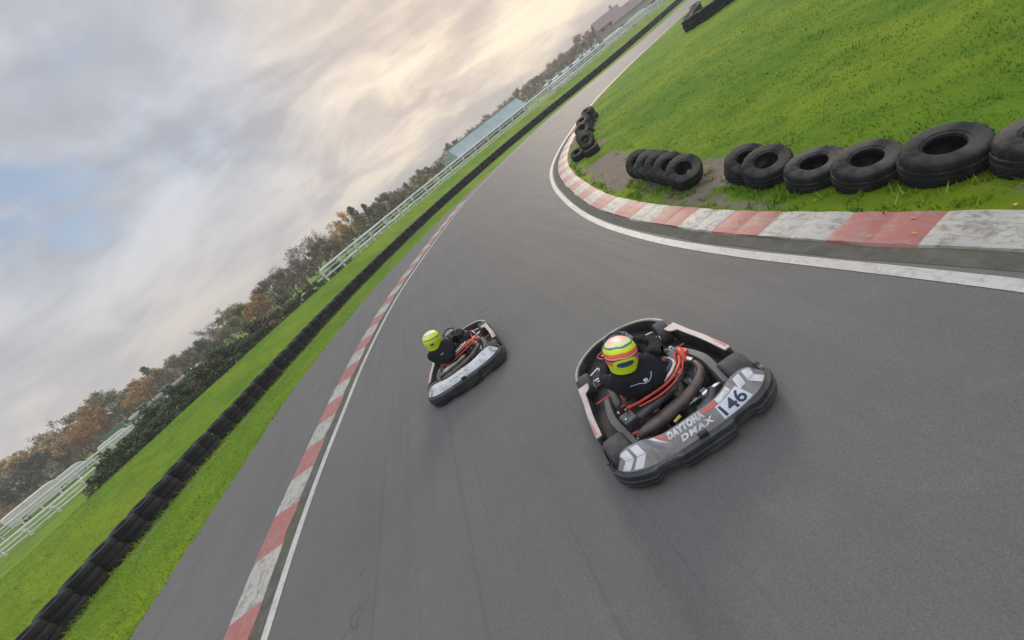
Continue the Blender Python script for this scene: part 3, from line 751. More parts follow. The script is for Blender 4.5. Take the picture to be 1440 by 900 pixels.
    mb.loft(secs,True,True); rb=mb.build('rear_bumper',M['plastic'],K,28)
    # end caps that reach forward round the tyres
    for s in (-1,1):
        mb=MB(); pth=even([(s*.722,-.175,0),(s*.742,-.10,0),(s*.748,-.03,0)],n=7)
        mb.loft([[(p[0]-s*.012,p[1],.06),(p[0]+s*.02,p[1],.08),(p[0]+s*.022,p[1],.15),(p[0],p[1],.19-.07*i/6),(p[0]-s*.014,p[1],.185-.07*i/6)] for i,p in enumerate(pth)],True,True); mb.build('bumper_end',M['plastic'],rb)
    mb=MB(); rows=[]
    for v in np.linspace(0,.97 if dark else .90,14): rows.append([panel_pt(x,v,.001) for x in np.linspace(-.672,.672,200)])
    mb.loft(rows); pn=mb.build('sticker_panel',M['panel'] if dark else M['panel_lt'],rb,60)
    W_=M['white'] if dark else M['white']
    if dark:
        for s in (-1,1):
            ch=[]
            for x in (.60,.50):
                ch.append([(s*(x+.055),.08),(s*(x-.015),.08),(s*(x-.06),.48),(s*(x+.012),.48)])
                ch.append([(s*(x+.012),.50),(s*(x-.06),.50),(s*(x-.012),.92),(s*(x+.06 if x<.55 else x+.045),.92)])
            if s>0: ch=ch[:2]+ch[2:3]
            decal('chevron',[c if s>0 else c[::-1] for c in ch],W_,pn)
        decal('number_plate',[[(.205,.28),(.445,.28),(.46,.92),(.19,.92)]],M['plate'],pn,.0045)
        lettering('race_number','146',.215,.435,.34,.86,M['navy'],pn,.018,.0075)
        decal('red_block',[[(.02+.09,.04),(.245,.04),(.235,.25),(.10,.25)]],M['red'],pn,.005)
        decal('white_block',[[(.25,.03),(.40,.03),(.40,.25),(.245,.25)]],M['white'],pn,.005)
        lettering('shop_lettering','DAYTONA',-.24,.098,.04,.37,M['white'],pn,.065,.006,.2,1.16)
        lettering('shop_lettering','DMAX',-.155,.14,.45,.72,M['white'],pn,.045,.006,.2,1.25)
        decal('red_slash',[[(-.335,.02),(-.27,.02),(-.215,.42)]],M['red'],pn,.005)
        decal('white_slash',[[(-.385,.02),(-.342,.02),(-.235,.50)]],M['white'],pn,.005)
        decal('grey_stripe',[[(-.44,.02),(-.39,.02),(-.29,.52),(-.33,.52)]],M['midgrey'],pn,.005)
    else:
        for s in (-1,1):
            ch=[[(s*.655,.1),(s*.60,.1),(s*.57,.5),(s*.61,.5)],[(s*.61,.5),(s*.57,.5),(s*.60,.9),(s*.64,.9)]]
            decal('chevron',ch,M['palegrey'],pn)
        decal('smudged_marks',[[(x,v),(x+w,v+.02),(x+w,v+.09),(x,v+.06)] for x,v,w in ((-.24,.34,.05),(-.17,.30,.02),(-.13,.36,.06),(-.04,.32,.03),(.01,.38,.02),(.06,.33,.05))],M['midgrey'],pn,.005)
    # small black block on the middle of the bumper (lamp housing)
    mb=MB(); mb.box(panel_pt(0.0,.9,.012),(.075,.03,.045),None,0,.006); mb.build('lamp_housing',M['plastic_dk'],rb)
    # seat
    mb=MB(); secs=[]
    for t in np.linspace(0,1,14):
        y=.56-.5*t if t<.6 else .26-.18*((t-.6)/.4); z=.075 if t<.45 else .075+.36*((t-.45)/.55)**1.2
        w_=.16+.03*math.sin(t*math.pi); hgt=.10+.06*t
        if t>.8: w_*=1-.25*(t-.8)/.2
        ring=[]
        for a in np.linspace(-1.35,1.35,13):
            ring.append((math.sin(a)*w_, y+.06*(1-math.cos(a))*(1 if t>.4 else .2), z+hgt*(1-math.cos(a))*(1.0 if t<.6 else .35)))
        secs.append(ring)
    mb.loft(secs); st=mb.build('seat',M['plastic_dk'],K,60)
    sm=st.modifiers.new('thickness','SOLIDIFY'); sm.thickness=.008
    # steering wheel
    mb=MB(); ctr=Vector((-.02,.80,.50)); tilt=Matrix.Translation(ctr)@Matrix.Rotation(R(48),4,'X')
    mb.lathe([(.125+.013*math.cos(a),.013*math.sin(a)) for a in np.linspace(0,2*math.pi,9)[:-1]],28,tilt,closed=True)
    for a in (R(10),R(170),R(270)): mb.tube([ctr,tilt@Vector((.12*math.cos(a),.12*math.sin(a),0))],.009,8)
    mb.lathe([(0,.01),(.035,.01),(.035,-.01),(0,-.01)],12,tilt); sw=mb.build('steering_wheel',M['metal_dk'],K)
    mb=MB(); mb.tube([ctr,(-.01,1.02,.14)],.011,8); mb.build('steering_column',M['steel'],K)
    # engine on the right with its head, airbox, radiator on the left
    mb=MB(); mb.box((.345,.20,.15),(.13,.17,.15),None,0,.018); mb.box((.345,.33,.20),(.11,.12,.15),Matrix.Rotation(R(20),3,'X'),0,.012)
    for k in range(6): mb.box((.345,.335+k*.012,.235+k*.016),(.125,.13,.006),Matrix.Rotation(R(20),3,'X'))
    mb.lathe([(0,.05),(.055,.05),(.06,.03),(.06,-.03),(.055,-.05),(0,-.05)],18,Matrix.Translation((.27,.18,.15))@Matrix.Rotation(R(90),4,'Y'))
    en=mb.build('engine',M['engine'],K)
    mb=MB(); mb.lathe([(0,.085),(.035,.08),(.045,.05),(.045,-.05),(.035,-.08),(0,-.085)],16,Matrix.Translation((.33,.50,.27))@Matrix.Rotation(R(80),4,'X')@Matrix.Rotation(R(15),4,'Y')); mb.build('airbox',M['silencer'],en)
    mb=MB(); mb.tube([(.36,.42,.30),(.37,.37,.36),(.355,.30,.37),(.33,.245,.33)],[.022,.032,.036,.022],12,smooth=16); mb.lathe([(0,.03),(.03,.03),(.034,0),(.03,-.03),(0,-.03)],14,Matrix.Translation((.40,.34,.33))); mb.build('engine_cover',M['orange'],en)
    mb=MB(); mb.tube([(.36,.27,.32),(.39,.22,.31)],.03,12); mb.build('clamp',M['steel'],en)
    # exhaust behind the seat
    mb=MB(); mb.tube([(.345,.27,.26),(.385,.20,.30),(.37,.09,.30),(.29,.02,.29),(.15,-.035,.275),(0,-.06,.265),(-.20,-.075,.255),(-.33,-.075,.25),(-.40,-.05,.22)],[.022,.026,.032,.038,.044,.053,.056,.054,.045,.03],16,smooth=44)
    ex=mb.build('exhaust',M['pipe'],K)
    mb=MB(); mb.tube([(.14,.075,.325),(.08,.07,.325),(-.08,.055,.32),(-.27,.035,.315),(-.32,.03,.31)],[.012,.034,.043,.043,.040,.014],16,smooth=26); mb.build('silencer',M['silencer'] if dark else M['silencer_lt'],ex)
    mb=MB(); 
    mb.tube([(-.10,-.165,.25),(-.03,-.155,.26)],.014,10)
    mb.build('spring',M['yellow'],ex)
    # lower tail pipe
    mb=MB(); mb.tube([(.34,-.02,.15),(.25,-.10,.15),(.12,-.13,.15)],.042,14,smooth=16); mb.build('tail_box',M['slab'],K)
    # battery / pump box and fittings on the left
    mb=MB(); mb.box((-.375,.155,.20),(.13,.12,.16),Matrix.Rotation(R(6),3,'Z'),0,.014); bx=mb.build('battery_box',M['engine'],K)
    mb=MB(); 
    for p in ((-.42,.22,.3),(-.35,.20,.3),(-.40,.11,.29),(-.33,.24,.32)): mb.lathe([(0,.012),(.011,.010),(.012,-.01),(0,-.01)],8,Matrix.Translation(p))
    mb.build('bolt_head',M['steel'],bx)
    mb=MB(); mb.tube([(-.36,.27,.29),(-.32,.24,.32),(-.29,.19,.35)],.014,8,smooth=9); mb.build('red_fitting',M['frame'],bx); mb=MB(); mb.tube([(-.43,.02,.2),(-.38,-.01,.22),(-.36,-.05,.22)],.014,8,smooth=9); mb.build('red_fitting',M['frame'],bx)
    # orange guard hoop and hoses round the back of the seat
    mb=MB(); mb.tube([(-.33,.17,.34),(-.24,.085,.40),(-.08,.035,.44),(.07,.035,.45),(.19,.09,.45),(.27,.18,.42),(.32,.29,.38)],.012,10,smooth=36)
    mb.tube([(-.24,.075,.365),(-.06,.02,.395),(.10,.03,.41),(.22,.10,.40),(.30,.21,.37),(.33,.31,.34)],.009,10,smooth=36)
    mb.tube([(.22,.15,.38),(.27,.27,.41),(.33,.36,.37)],.012,8,smooth=14)
    hp=mb.build('seat_guard_hoop',M['orange'],K)
    mb=MB(); mb.tube([(.04,.045,.475),(.14,.08,.48),(.225,.17,.46),(.235,.30,.42),(.22,.36,.38)],.012,8,smooth=22); mb.build('white_hose',M['hosewhite'],hp)
    mb=MB(); mb.tube([(-.0,.06,.50),(.12,.10,.50),(.20,.18,.47),(.195,.31,.40)],.012,8,smooth=22); mb.build('blue_hose',M['hoseblue'],hp)
    mb=MB(); mb.box((-.0,.66,.11),(.16,.2,.13),None,0,.02); mb.build('fuel_tank',M['teal'],K)
    for nm,c,d,mk in (('carburettor',(.30,.43,.20),(.07,.08,.09),'silencer'),('ignition_coil',(.25,.27,.25),(.05,.07,.05),'steel'),('fuel_pump',(.20,.62,.12),(.06,.05,.06),'engine'),('oil_catch_bottle',(.38,.60,.17),(.06,.07,.13),'palegrey'),('brake_caliper',(-.14,.11,.17),(.06,.05,.08),'frame'),('brake_master_cylinder',(-.16,.98,.12),(.04,.10,.05),'engine'),('chain_guard',(.225,.05,.21),(.03,.20,.03),'plastic_dk')):
        mb=MB(); mb.box(c,d,None,0,min(d)*.2); mb.lathe([(0,.02),(min(d)*.3,.018),(min(d)*.33,-.02),(0,-.02)],10,Matrix.Translation((c[0],c[1],c[2]+d[2]/2))); mb.build(nm,M[mk],K)
    mb=MB(); mb.box((-.36,.42,.20),(.06,.26,.24),Matrix.Rotation(R(-8),3,'Z'),0,.01); ra=mb.build('radiator',M['slab'],K)
    mb=MB(); mb.tube([(-.36,.30,.30),(-.33,.22,.37),(-.20,.10,.335),(.05,.08,.33),(.22,.14,.30),(.31,.26,.30)],.011,8,smooth=30); mb.build('coolant_hose',M['metal_dk'],ra)
    # wires and cables
    mb=MB(); rs=random.Random(3)
    for k in range(7):
        x=rs.uniform(-.35,.3); y=rs.uniform(.0,.4); mb.tube([(x,y,.08),(x+rs.uniform(-.1,.1),y+.1,.17),(x+rs.uniform(-.15,.15),y+.25,.10)],.006,6,smooth=10)
    mb.build('cables',M['metal_dk'],K)
    return K

def skin_mesh(name,verts,edges,radii,root=0,sub=2):
    me=bpy.data.meshes.new(name); me.from_pydata([tuple(v) for v in verts],edges,[]); me.update()
    o=bpy.data.objects.new(name,me); C.objects.link(o)
    md=o.modifiers.new('s','SKIN'); md.use_smooth_shade=True
    sv=me.skin_vertices[0].data
    for i,r in enumerate(radii): sv[i].radius=(r,r) if not isinstance(r,tuple) else r; sv[i].use_root=(i==root)
    sb=o.modifiers.new('u','SUBSURF'); sb.levels=sub; sb.render_levels=sub
    dg=bpy.context.evaluated_depsgraph_get(); dg.update()
    out=bpy.data.meshes.new_from_object(o.evaluated_get(dg)); bpy.data.objects.remove(o); out.name=name
    out.shade_smooth()
    return out
def driver(loc,rz,label,shell,lean=(0,0,0),head_rot=(0,0,0),emblem='v',arm_turn=0):
    lx,ly,lz=lean
    V=[];E=[];Rr=[]
    def P(p,r,par=None):
        V.append(p);Rr.append(r)
        if par is not None: E.append((par,len(V)-1))
        return len(V)-1
    pel=P((0,.27,.19),(.15,.13)); s1=P((lx*.3,.215,.32),(.20,.155),pel); s2=P((lx*.6,.175+ly*.5,.46),(.225,.175),s1); s3=P((lx*.9,.22+ly,.58),(.19,.15),s2)
    nk=P((lx,.27+ly,.685),.065,s3); 
    wc=Vector((-.02,.80,.50))
    for s in (-1,1):
        sh=P((lx*.9+s*.19,.25+ly,.585),.092,s3); el=P((lx*.5+s*.30,.46,.50),.056,sh); fo=P((lx*.3+s*.24,.60,.50),.047,el)
        P((-.02+s*.150,.725,.505),.034,fo)
        hp=P((s*.09,.33,.165),.10,pel); th=P((s*.16,.55,.26),.082,hp); kn=P((s*.20,.74,.33),.066,th); ca=P((s*.175,.92,.22),.054,kn); P((s*.14,1.055,.125),.040,ca)
    me=skin_mesh('person',V,E,Rr,0,3); me.materials.append(M['suit'])
    for v_ in me.vertices:                          # cloth folds
        n_=mn.noise(Vector(v_.co)*16); v_.co+=v_.normal*(.006*n_+.005*math.sin(42*v_.co.z+9*mn.noise(Vector(v_.co)*5)))
    B=obj('person',me); B.location=loc; B.rotation_euler=(0,0,rz)
    tag(B,label,'person','kart drivers')
    # hands
    for s in (-1,1):
        V=[];E=[];Rr=[]
        w0=P((-.02+s*.155,.715,.502),.026); pm=P((-.02+s*.142,.752,.508),(.040,.024),w0)
        tl=Matrix.Translation(wc)@Matrix.Rotation(R(48),4,'X')
        for k in range(4):
            a=R(-26+17*k); ang=(a if s>0 else math.pi-a)
            base=tl@Vector((.150*math.cos(ang),.150*math.sin(ang),.012)); 
            f1=tl@Vector((.141*math.cos(ang),.141*math.sin(ang),.030)); f2=tl@Vector((.118*math.cos(ang),.118*math.sin(ang),.026+.002*k)); f3=tl@Vector((.104*math.cos(ang),.104*math.sin(ang),.006))
            ln=(.85,1,1,.9)[k]
            q0=P(base,.0115,pm); q1=P(f1,.0105,q0); q2=P(f1.lerp(f2,ln),.010,q1); P(f2.lerp(f3,ln),.0085,q2)
        ang=R(38) if s>0 else R(142)
        t0=P(tl@Vector((.137*math.cos(ang*.8 if s>0 else math.pi-R(38)*.8),.137*math.sin(R(38)*.8),-.016)),.0125,pm); P(tl@Vector((.112*math.cos(ang),.112*math.sin(ang),-.018)),.0105,t0)
        g_=skin_mesh('glove',V,E,Rr,0,1); g_.materials.append(M['glove']); obj('glove',g_,B)
        V.clear();E.clear();Rr.clear()
        a=P((s*.142,1.045,.135),.040); b_=P((s*.14,1.08,.075),(.038,.036),a); c=P((s*.135,1.15,.095),(.036,.026),b_); P((s*.13,1.20,.125),(.032,.020),c)
        g_=skin_mesh('boot',V,E,Rr,0,2); g_.materials.append(M['boot']); obj('boot',g_,B)
    # helmet
    H=MB(); n=36; prof=[]
    for t in np.linspace(-1,1,27):
        prof.append(t)
    rows=[]
    for t in prof:
        ph=t*math.pi/2; z=.137*math.sin(ph); r=math.cos(ph)**(.8 if t>0 else .30)
        if t<-.45: z=-.150*math.sin(.45*math.pi/2)-(.150-.150*math.sin(.45*math.pi/2))*1.1*((-t-.45)/.55); r=(1-.06*((-t-.45)/.55))*math.cos(.45*math.pi/2)**.30
        row=[]
        for k in range(n):
            a=2*math.pi*k/n; y=.170*r*math.sin(a); x=.154*r*math.cos(a)
            if math.sin(a)>0 and z<-.02: y*=1+.14*min(1,(-z-.02)/.06)   # chin bar
            row.append((x,y,z+( .0)))
        rows.append(row)
    H.loft([r_ for r_ in rows],False); 
    # close the loops
    K_=n; base=0
    for i in range(len(rows)-1): H.f.append((i*K_+K_-1,i*K_,(i+1)*K_,(i+1)*K_+K_-1)); H.mi.append(0)
    hm=H.mesh('helmet',shell,60); ho=obj('helmet',hm,B); ho.location=(lx*1.0,.305+ly,.825+lz); ho.rotation_euler=head_rot; ho.scale=(.94,.94,.94)
    # visor across the eye port
    mb=MB(); secs=[]
    for a in np.linspace(R(28),R(152),22):
        sec=[]
        for z in np.linspace(-.030,.062,6):
            r=(1-(z/.150)**2)**.36; sec.append((.1575*r*math.cos(a),.1745*r*math.sin(a),z))
        secs.append(sec)
    mb.loft(secs); mb.build('visor',M['visor'],ho,60)
    mb=MB(); secs=[]
    for a in np.linspace(R(40),R(140),12): secs.append([(.135*math.cos(a),.19*math.sin(a),-.066),(.136*math.cos(a),.192*math.sin(a),-.056)])
    mb.loft(secs); mb.build('chin_vent',M['visor'],ho,60)
    # oval patch low on the back with its bright ring
    bvh=BVHTree.FromPolygons([v_.co for v_ in hm.vertices],[p.vertices for p in hm.polygons])
    def onhelm(u,v,l):
        o_=Vector((u*1.0,-.4,v)); hit=bvh.ray_cast(o_,Vector((0,1,0)))
        return (hit[0]+hit[1].normalized()*(l if hit[1].y<0 else -l)) if hit[0] else o_
    def oval(name,cx,cz,rx,rz_,l,mat_,sq=2.6):
        mb=MB(); ring=[]; rows=[]
        for q in np.linspace(0.02,1,8):
            rows.append([onhelm(cx+rx*q*math.copysign(abs(math.cos(a))**(2/sq),math.cos(a)),cz+rz_*q*math.copysign(abs(math.sin(a))**(2/sq),math.sin(a)),l) for a in np.linspace(0,2*math.pi,33)])
        mb.loft(rows); return mb.build(name,mat_,ho,60)
    if emblem=='v':
        oval('back_ring',0,-.045,.105,.056,.003,M['hyellow']); oval('back_patch',0,-.042,.074,.026,.006,M['hnavy'])
    else:
        oval('back_patch',.035,-.035,.036,.016,.003,M['hnavy'])
    # emblem on the shoulders
    bb=BVHTree.FromPolygons([v_.co for v_ in me.vertices],[p.vertices for p in me.polygons])
    def onback(x,t):
        o_=Vector((x+lx*.8,-.5,.9)); d=Vector((0,1,-.62+t)).normalized(); hit=bb.ray_cast(o_,d)
        return (hit[0]-d*.005) if hit[0] else None
    def trace(pts,r,mb):
        out=[]
        for (a,b_) in zip(pts[:-1],pts[1:]):
            for t in np.linspace(0,1,5):
                p=onback(a[0]+(b_[0]-a[0])*t,a[1]+(b_[1]-a[1])*t)
                if p is not None: out.append(p)
        if len(out)>2: mb.tube(out,r,5)
    mb=MB(); 
    if emblem=='v':
        trace([(-.13,.095),(-.055,.065),(-.02,.015),(.02,.015),(.055,.065),(.08,.12)],.0026,mb); trace([(-.012,.045),(.012,.045),(.012,.075),(-.012,.075),(-.012,.045)],.006,mb)
    else:
        trace([(-.03,.05),(0,.02),(.03,.05)],.004,mb)
    if mb.v: mb.build('suit_emblem',M['suitlogo'],B)
    return B
K1=(.64206,2.37903,-.07952); K2=(-1.11907,5.69172,-.1021)
kart('racing_kart','black kart with grey rear bumper numbered 146, nearer of the two karts',(K1[0],K1[1],.006),K1[2],'dark')
kart('racing_kart','kart with plain whitish rear bumper and no number, farther and left',(K2[0],K2[1],.006),K2[2],'light')
driver((K1[0],K1[1],.006),K1[2],'person in black race suit and orange, yellow and purple striped helmet driving kart 146',M['helmet1'],(-.10,-.03,-.02),(R(-8),R(14),R(-12)),'v')
d2=driver((K2[0],K2[1],.006),K2[2],'person in black race suit and plainer yellow helmet driving the farther kart',M['helmet2'],(-.15,-.03,-.02),(R(-4),R(10),R(-14)),'s'); d2.scale=(1.06,1.03,1.03)
# ------------------------------------------------------------------ racecourse rails and far setting
def rail_fence(path,label,step=2.4,h=1.1,rails=((1.06,.085),(.70,.045)),group='white racecourse rails',brace=True):
    P=even(path[:,:2],step); z=gz(P[:,0],P[:,1]); f=empty('rail_fence',(float(P[0][0]),float(P[0][1]),float(z[0])),0,label,'fence',group)
    o0=np.array([P[0][0],P[0][1],z[0]]); Q=np.column_stack([P,z])-o0
    S=spline(Q,len(Q)*2)
    for hh,r in rails:
        mb=MB(); mb.tube([(a[0],a[1],a[2]+hh) for a in S],r,8); mb.build('rail',M['rail'],f)
    pm=None
    T=np.gradient(Q[:,:2],axis=0); T/=np.linalg.norm(T,axis=1)[:,None]
    mb=MB(); mb.box((0,0,h/2-.15),(.16,.12,h+.25),None,0,.01)
    if brace: mb.tube([(0,.02,.25),(0,-.32,h-.12),(0,-.34,h)],.05,6)
    pm=mb.mesh('post',M['rail'])
    for i,a in enumerate(Q):
        if i>=100: break
        o=obj('post',pm,f); o.location=a; o.rotation_euler=(0,0,math.atan2(T[i][1],T[i][0])+random.uniform(-.03,.03))
    return f
full=offset(TW,8.0)
sel=full[[i for i in range(len(full)) if i%3==0]]
mid=sel[(sel[:,0]>-10.5)&(sel[:,1]>30)]
rail_fence(mid,'long double white rail fence on the grass crest behind the tyre barrier',2.2,rails=((1.06,.10),(.78,.05),(.40,.075)))
mid2=offset(TW,15.5); mid2=mid2[::3]; mid2=mid2[(mid2[:,0]>-17)&(mid2[:,1]>36)]
rail_fence(mid2,'second white rail fence running behind the long one',2.6,1.15,((1.12,.05),(.80,.028),(.45,.028)))
A_=np.array([AT(x,d)[:2] for x,d in ((-130,27),(-60,27.5),(0,28),(60,29),(120,31))]); rail_fence(A_,'nearest low white rail fence at the left edge below the white van',2.0,.85,((.82,.085),(.5,.075),(.2,.07)))
A_=np.array([AT(x,d)[:2] for x,d in ((-120,41),(-30,42),(60,43),(150,44),(235,45))]); rail_fence(A_,'farther white rail fence at the left running past the parked vans',2.3,1.15,((1.12,.10),(.75,.07),(.4,.06)))

# --- trees
def blob_crown(kind,seed,mat_,tips,n_leaf,size,spread,flat=.8):
    rs=np.random.default_rng(seed); nb=len(tips); T=np.array([tuple(t) for t in tips])
    ci=rs.integers(0,nb,n_leaf); d=rs.normal(size=(n_leaf,3)); d/=np.linalg.norm(d,axis=1)[:,None]
    sp=spread*rs.uniform(.55,1.25,nb)[ci]
    c=T[ci]+d*(rs.random((n_leaf,1))**.45)*sp[:,None]*np.array([1,1,flat])
    a=rs.normal(size=(n_leaf,3)); a/=np.linalg.norm(a,axis=1)[:,None]; b_=np.cross(a,rs.normal(size=(n_leaf,3))); b_/=np.linalg.norm(b_,axis=1)[:,None]
    s=size*rs.uniform(.5,1.3,(n_leaf,1))
    v=np.stack([c-a*s,c-b_*s*.55,c+a*s,c+b_*s*.55],1).reshape(-1,3)
    me=bpy.data.meshes.new('crown'); me.vertices.add(len(v)); me.vertices.foreach_set('co',v.astype('f').ravel())
    me.loops.add(4*n_leaf); me.loops.foreach_set('vertex_index',np.arange(4*n_leaf,dtype='i'))
    me.polygons.add(n_leaf); me.polygons.foreach_set('loop_start',np.arange(0,4*n_leaf,4,dtype='i')); me.polygons.foreach_set('loop_total',np.full(n_leaf,4,'i'))
    me.update(); me.materials.append(mat_); return me
def tree_proto(kind,seed,mat_,H=8.,bare=False,conifer=False,shrub=False):
    rs=random.Random(seed); mb=MB(); tips=[]
    tw_=MB()
    if conifer:
        mb.tube([(0,0,-.2),(.05,0,H*.5),(0,.05,H)],[.16,.09,.02],8)
        for k in range(64):
            t=.08+.9*(k/64); a=k*2.4; L=(1-t)**.8*H*.26*rs.uniform(.7,1.2)+.15
            tips.append((math.cos(a)*L*.6,math.sin(a)*L*.6,H*t)); tips.append((math.cos(a)*L,math.sin(a)*L,H*t-.1*L))
        return mb.mesh('trunk',M['bark']),blob_crown(kind,seed,mat_,tips,4200,.15,.38,.6)
    if shrub:
        for k in range(7):
            a=rs.uniform(0,6.28); L=rs.uniform(.3,.8)*H*.45; mb.tube([(0,0,-.1),(math.cos(a)*L*.4,math.sin(a)*L*.4,H*.35),(math.cos(a)*L,math.sin(a)*L,H*rs.uniform(.55,.85))],[.05,.03,.012],5)
        for k in range(26):
            a=rs.uniform(0,6.28); r=H*.55*rs.random()**.6; zz=H*rs.uniform(.1,.95)*(1-.35*(r/(H*.55))**2); tips.append((r*math.cos(a),r*math.sin(a),zz))
        return mb.mesh('trunk',M['bark']),blob_crown(kind,seed,mat_,tips,3200,.10,H*.17)
    tr=H*rs.uniform(.22,.30); lean=rs.uniform(-.3,.3)
    mb.tube([(0,0,-.3),(lean*.3,0,tr*.5),(lean,.1,tr),(lean*1.3,.1,H*.62)],[.26,.20,.17,.07],9)
    def branch(p,d,L,r,lvl):
        q=p+d*L*.5+Vector((rs.uniform(-.1,.1),rs.uniform(-.1,.1),.05))*L; e=p+d*L+Vector((0,0,.12*L))
        mb.tube([p,q,e],[r,r*.7,r*.45],5 if lvl<2 else 3,cap=False)
        if lvl>=2: tips.append(tuple(e)); tips.append(tuple(q))
        if lvl>=(4 if bare else 3): return
        for k in range(3 if lvl<2 else (3 if bare else 2)):
            nd=(d+Vector((rs.uniform(-1,1),rs.uniform(-1,1),rs.uniform(-.25,.75)))*.75).normalized()
            branch(q.lerp(e,rs.uniform(.2,1)),nd,L*rs.uniform(.55,.78),max(.012,r*.5),lvl+1)
    for k in range(6):
        a=k*1.05+rs.uniform(-.3,.3); up=rs.uniform(.35,1.1); z0=tr*rs.uniform(.7,1.)+ (H*.3*(k/6))
        branch(Vector((lean,.1,z0)),Vector((math.cos(a),math.sin(a),up)).normalized(),H*rs.uniform(.22,.30),.085,0)
    trunk=mb.mesh('trunk',M['bark'])
    if bare:
        cr_=blob_crown(kind,seed,mat_,tips,1500,.13,.40)
    else: cr_=blob_crown(kind,seed,mat_,tips,4600,.17,.62)
    zmax=max(t[2] for t in tips)
    return trunk,cr_,None,zmax
PROT={}
def proto(key,*a,**k): PROT.setdefault(key,[]).append(tree_proto(key,*a,**k))
proto('olive',11,M['leaf_olive']); proto('olive',12,M['leaf_olive']); proto('green',13,M['leaf_green']); proto('green',14,M['leaf_green'])
proto('orange',15,M['leaf_orange']); proto('orange',16,M['leaf_orange']); proto('russet',17,M['leaf_russet']); proto('brown',18,M['leaf_brown']); proto('brown',19,M['leaf_brown'])
proto('bare',20,M['twig'],bare=True); proto('bare',21,M['twig'],bare=True)
proto('conifer',22,M['leaf_dark'],conifer=True); proto('conifer',23,M['leaf_dark'],conifer=True)
for s_,(k_,m_) in enumerate((('s_dark','leaf_dark'),('s_green','leaf_green'),('s_green','leaf_green'),('s_brown','leaf_brown'),('s_olive','leaf_olive'))): proto(k_,30+s_,M[m_],H=2.6,shrub=True)
def plant(kind,name,loc,h,label,cat,group,wide=1.):
    pr=random.choice(PROT[kind]); base=2.75 if kind.startswith('s_') else (8. if kind=='conifer' else pr[3]+.3)
    s_=h/base; e=empty(name,loc,random.uniform(0,6.28),label,cat,group); e.scale=(s_*wide,s_*wide,s_)
    obj('trunk',pr[0],e); obj('crown',pr[1],e)
    if len(pr)>2 and pr[2]: obj('twigs',pr[2],e)
    return e
ORD=['first','second','third','fourth','fifth','sixth','seventh','eighth','ninth','tenth','eleventh','twelfth','thirteenth','fourteenth','fifteenth','sixteenth','seventeenth','eighteenth','nineteenth','twentieth']
def ordn(i): return ORD[i] if i<20 else ('twenty-'+ORD[i-20] if i<29 else ('thirtieth' if i==29 else ('thirty-'+ORD[i-30] if i<39 else ('fortieth' if i==39 else 'forty-'+ORD[i-40]))))
DESC={'olive':'olive green leafy tree','green':'green bushy tree','orange':'orange autumn tree','russet':'russet autumn tree','brown':'brown withered tree','bare':'bare grey-brown tree','conifer':'dark pointed conifer'}
# horizon column, depth, height above the horizon line in photo pixels, kind
ROW=[(-62,55,52,'brown'),(-30,62,50,'olive'),(-8,50,20,'orange'),(12,58,53,'olive'),(34,66,50,'brown'),(46,52,34,'green'),(62,60,50,'brown'),(84,56,46,'russet'),(100,70,52,'bare'),(116,58,34,'orange'),(140,54,38,'orange'),(150,72,46,'olive'),(172,60,40,'olive'),(188,70,36,'green'),(204,56,27,'orange'),(228,64,32,'conifer'),(236,60,22,'brown'),(262,56,20,'olive'),(282,66,14,'brown'),(300,58,16,'green'),(318,66,32,'bare'),(334,56,24,'olive'),(352,62,23,'russet'),(366,55,17,'orange'),(384,60,22,'olive'),(404,66,24,'brown'),(420,72,36,'bare'),(440,68,38,'bare'),(458,62,22,'olive'),(474,72,30,'bare'),(496,64,32,'orange'),(511,60,30,'conifer'),(524,66,22,'conifer'),(540,70,18,'olive'),(556,74,14,'brown'),(574,80,10,'conifer'),(592,84,13,'olive'),(610,88,9,'green'),(640,112,16,'olive'),(664,116,15,'bare'),(690,118,15,'orange')]
for i,(x,d,ph,kd) in enumerate(ROW):
    plant(kd,'conifer_tree' if kd=='conifer' else 'tree',AT(x,d,-.05),2.86+ph*d/F_PX,'%s, %s from the left end of the far tree line'%(DESC[kd],ordn(i)),'tree','trees of the far tree line',random.uniform(1.0,1.25) if kd!='conifer' else .9)
RW=[(724,15),(737,14),(750,12),(763,14),(776,15),(790,18),(804,14),(817,12),(830,24)]
for i,(x,ph) in enumerate(RW):
    plant('brown' if i%2 else 'russet','tree',AT(x,125+i%3*6,-.05),2.86+ph*128/F_PX,'brown autumn tree, %s from the teal building in the row towards the brick house'%ORD[i],'tree','brown trees beyond the teal building',1.4)
# shrubs behind the grass crest
crest=offset(TW,10.4)[::1]; cand=[]
sh=[]
for i,x in enumerate(np.linspace(92,470,30)):
    # march along the offset path to the point over this horizon column
    k=min(range(len(crest)),key=lambda j:(abs((lambda v:720+F_PX*((v.dot(RT))/v.dot(FW)))(Vector((crest[j][0],crest[j][1],0)).normalized())-x) if crest[j][1]>3 else 1e9))
    sh.append((crest[k],x))
for i,(p,x) in enumerate(sh):
    h=1.25+ .95*math.sin(max(0,(x-92)/380)*math.pi)**.8+random.uniform(-.15,.3)
    px_,py_=float(p[0])-random.uniform(0,1.),float(p[1])+random.uniform(0,1.)
    kd=['s_dark','s_green','s_dark','s_brown','s_green','s_olive'][i%6] if x>300 else ['s_dark','s_green','s_dark'][i%3]
    h*=.97
    if x>395: h*=.8
    plant(kd,'shrub',(px_,py_,float(gz(px_,py_)[0])-.05),h,'%s shrub, %s from the left in the hedge line behind the grass crest'%({'s_dark':'dark green','s_green':'green','s_brown':'brown','s_olive':'olive'}[kd],ordn(i)),'shrub','shrubs behind the grass crest',1.25)
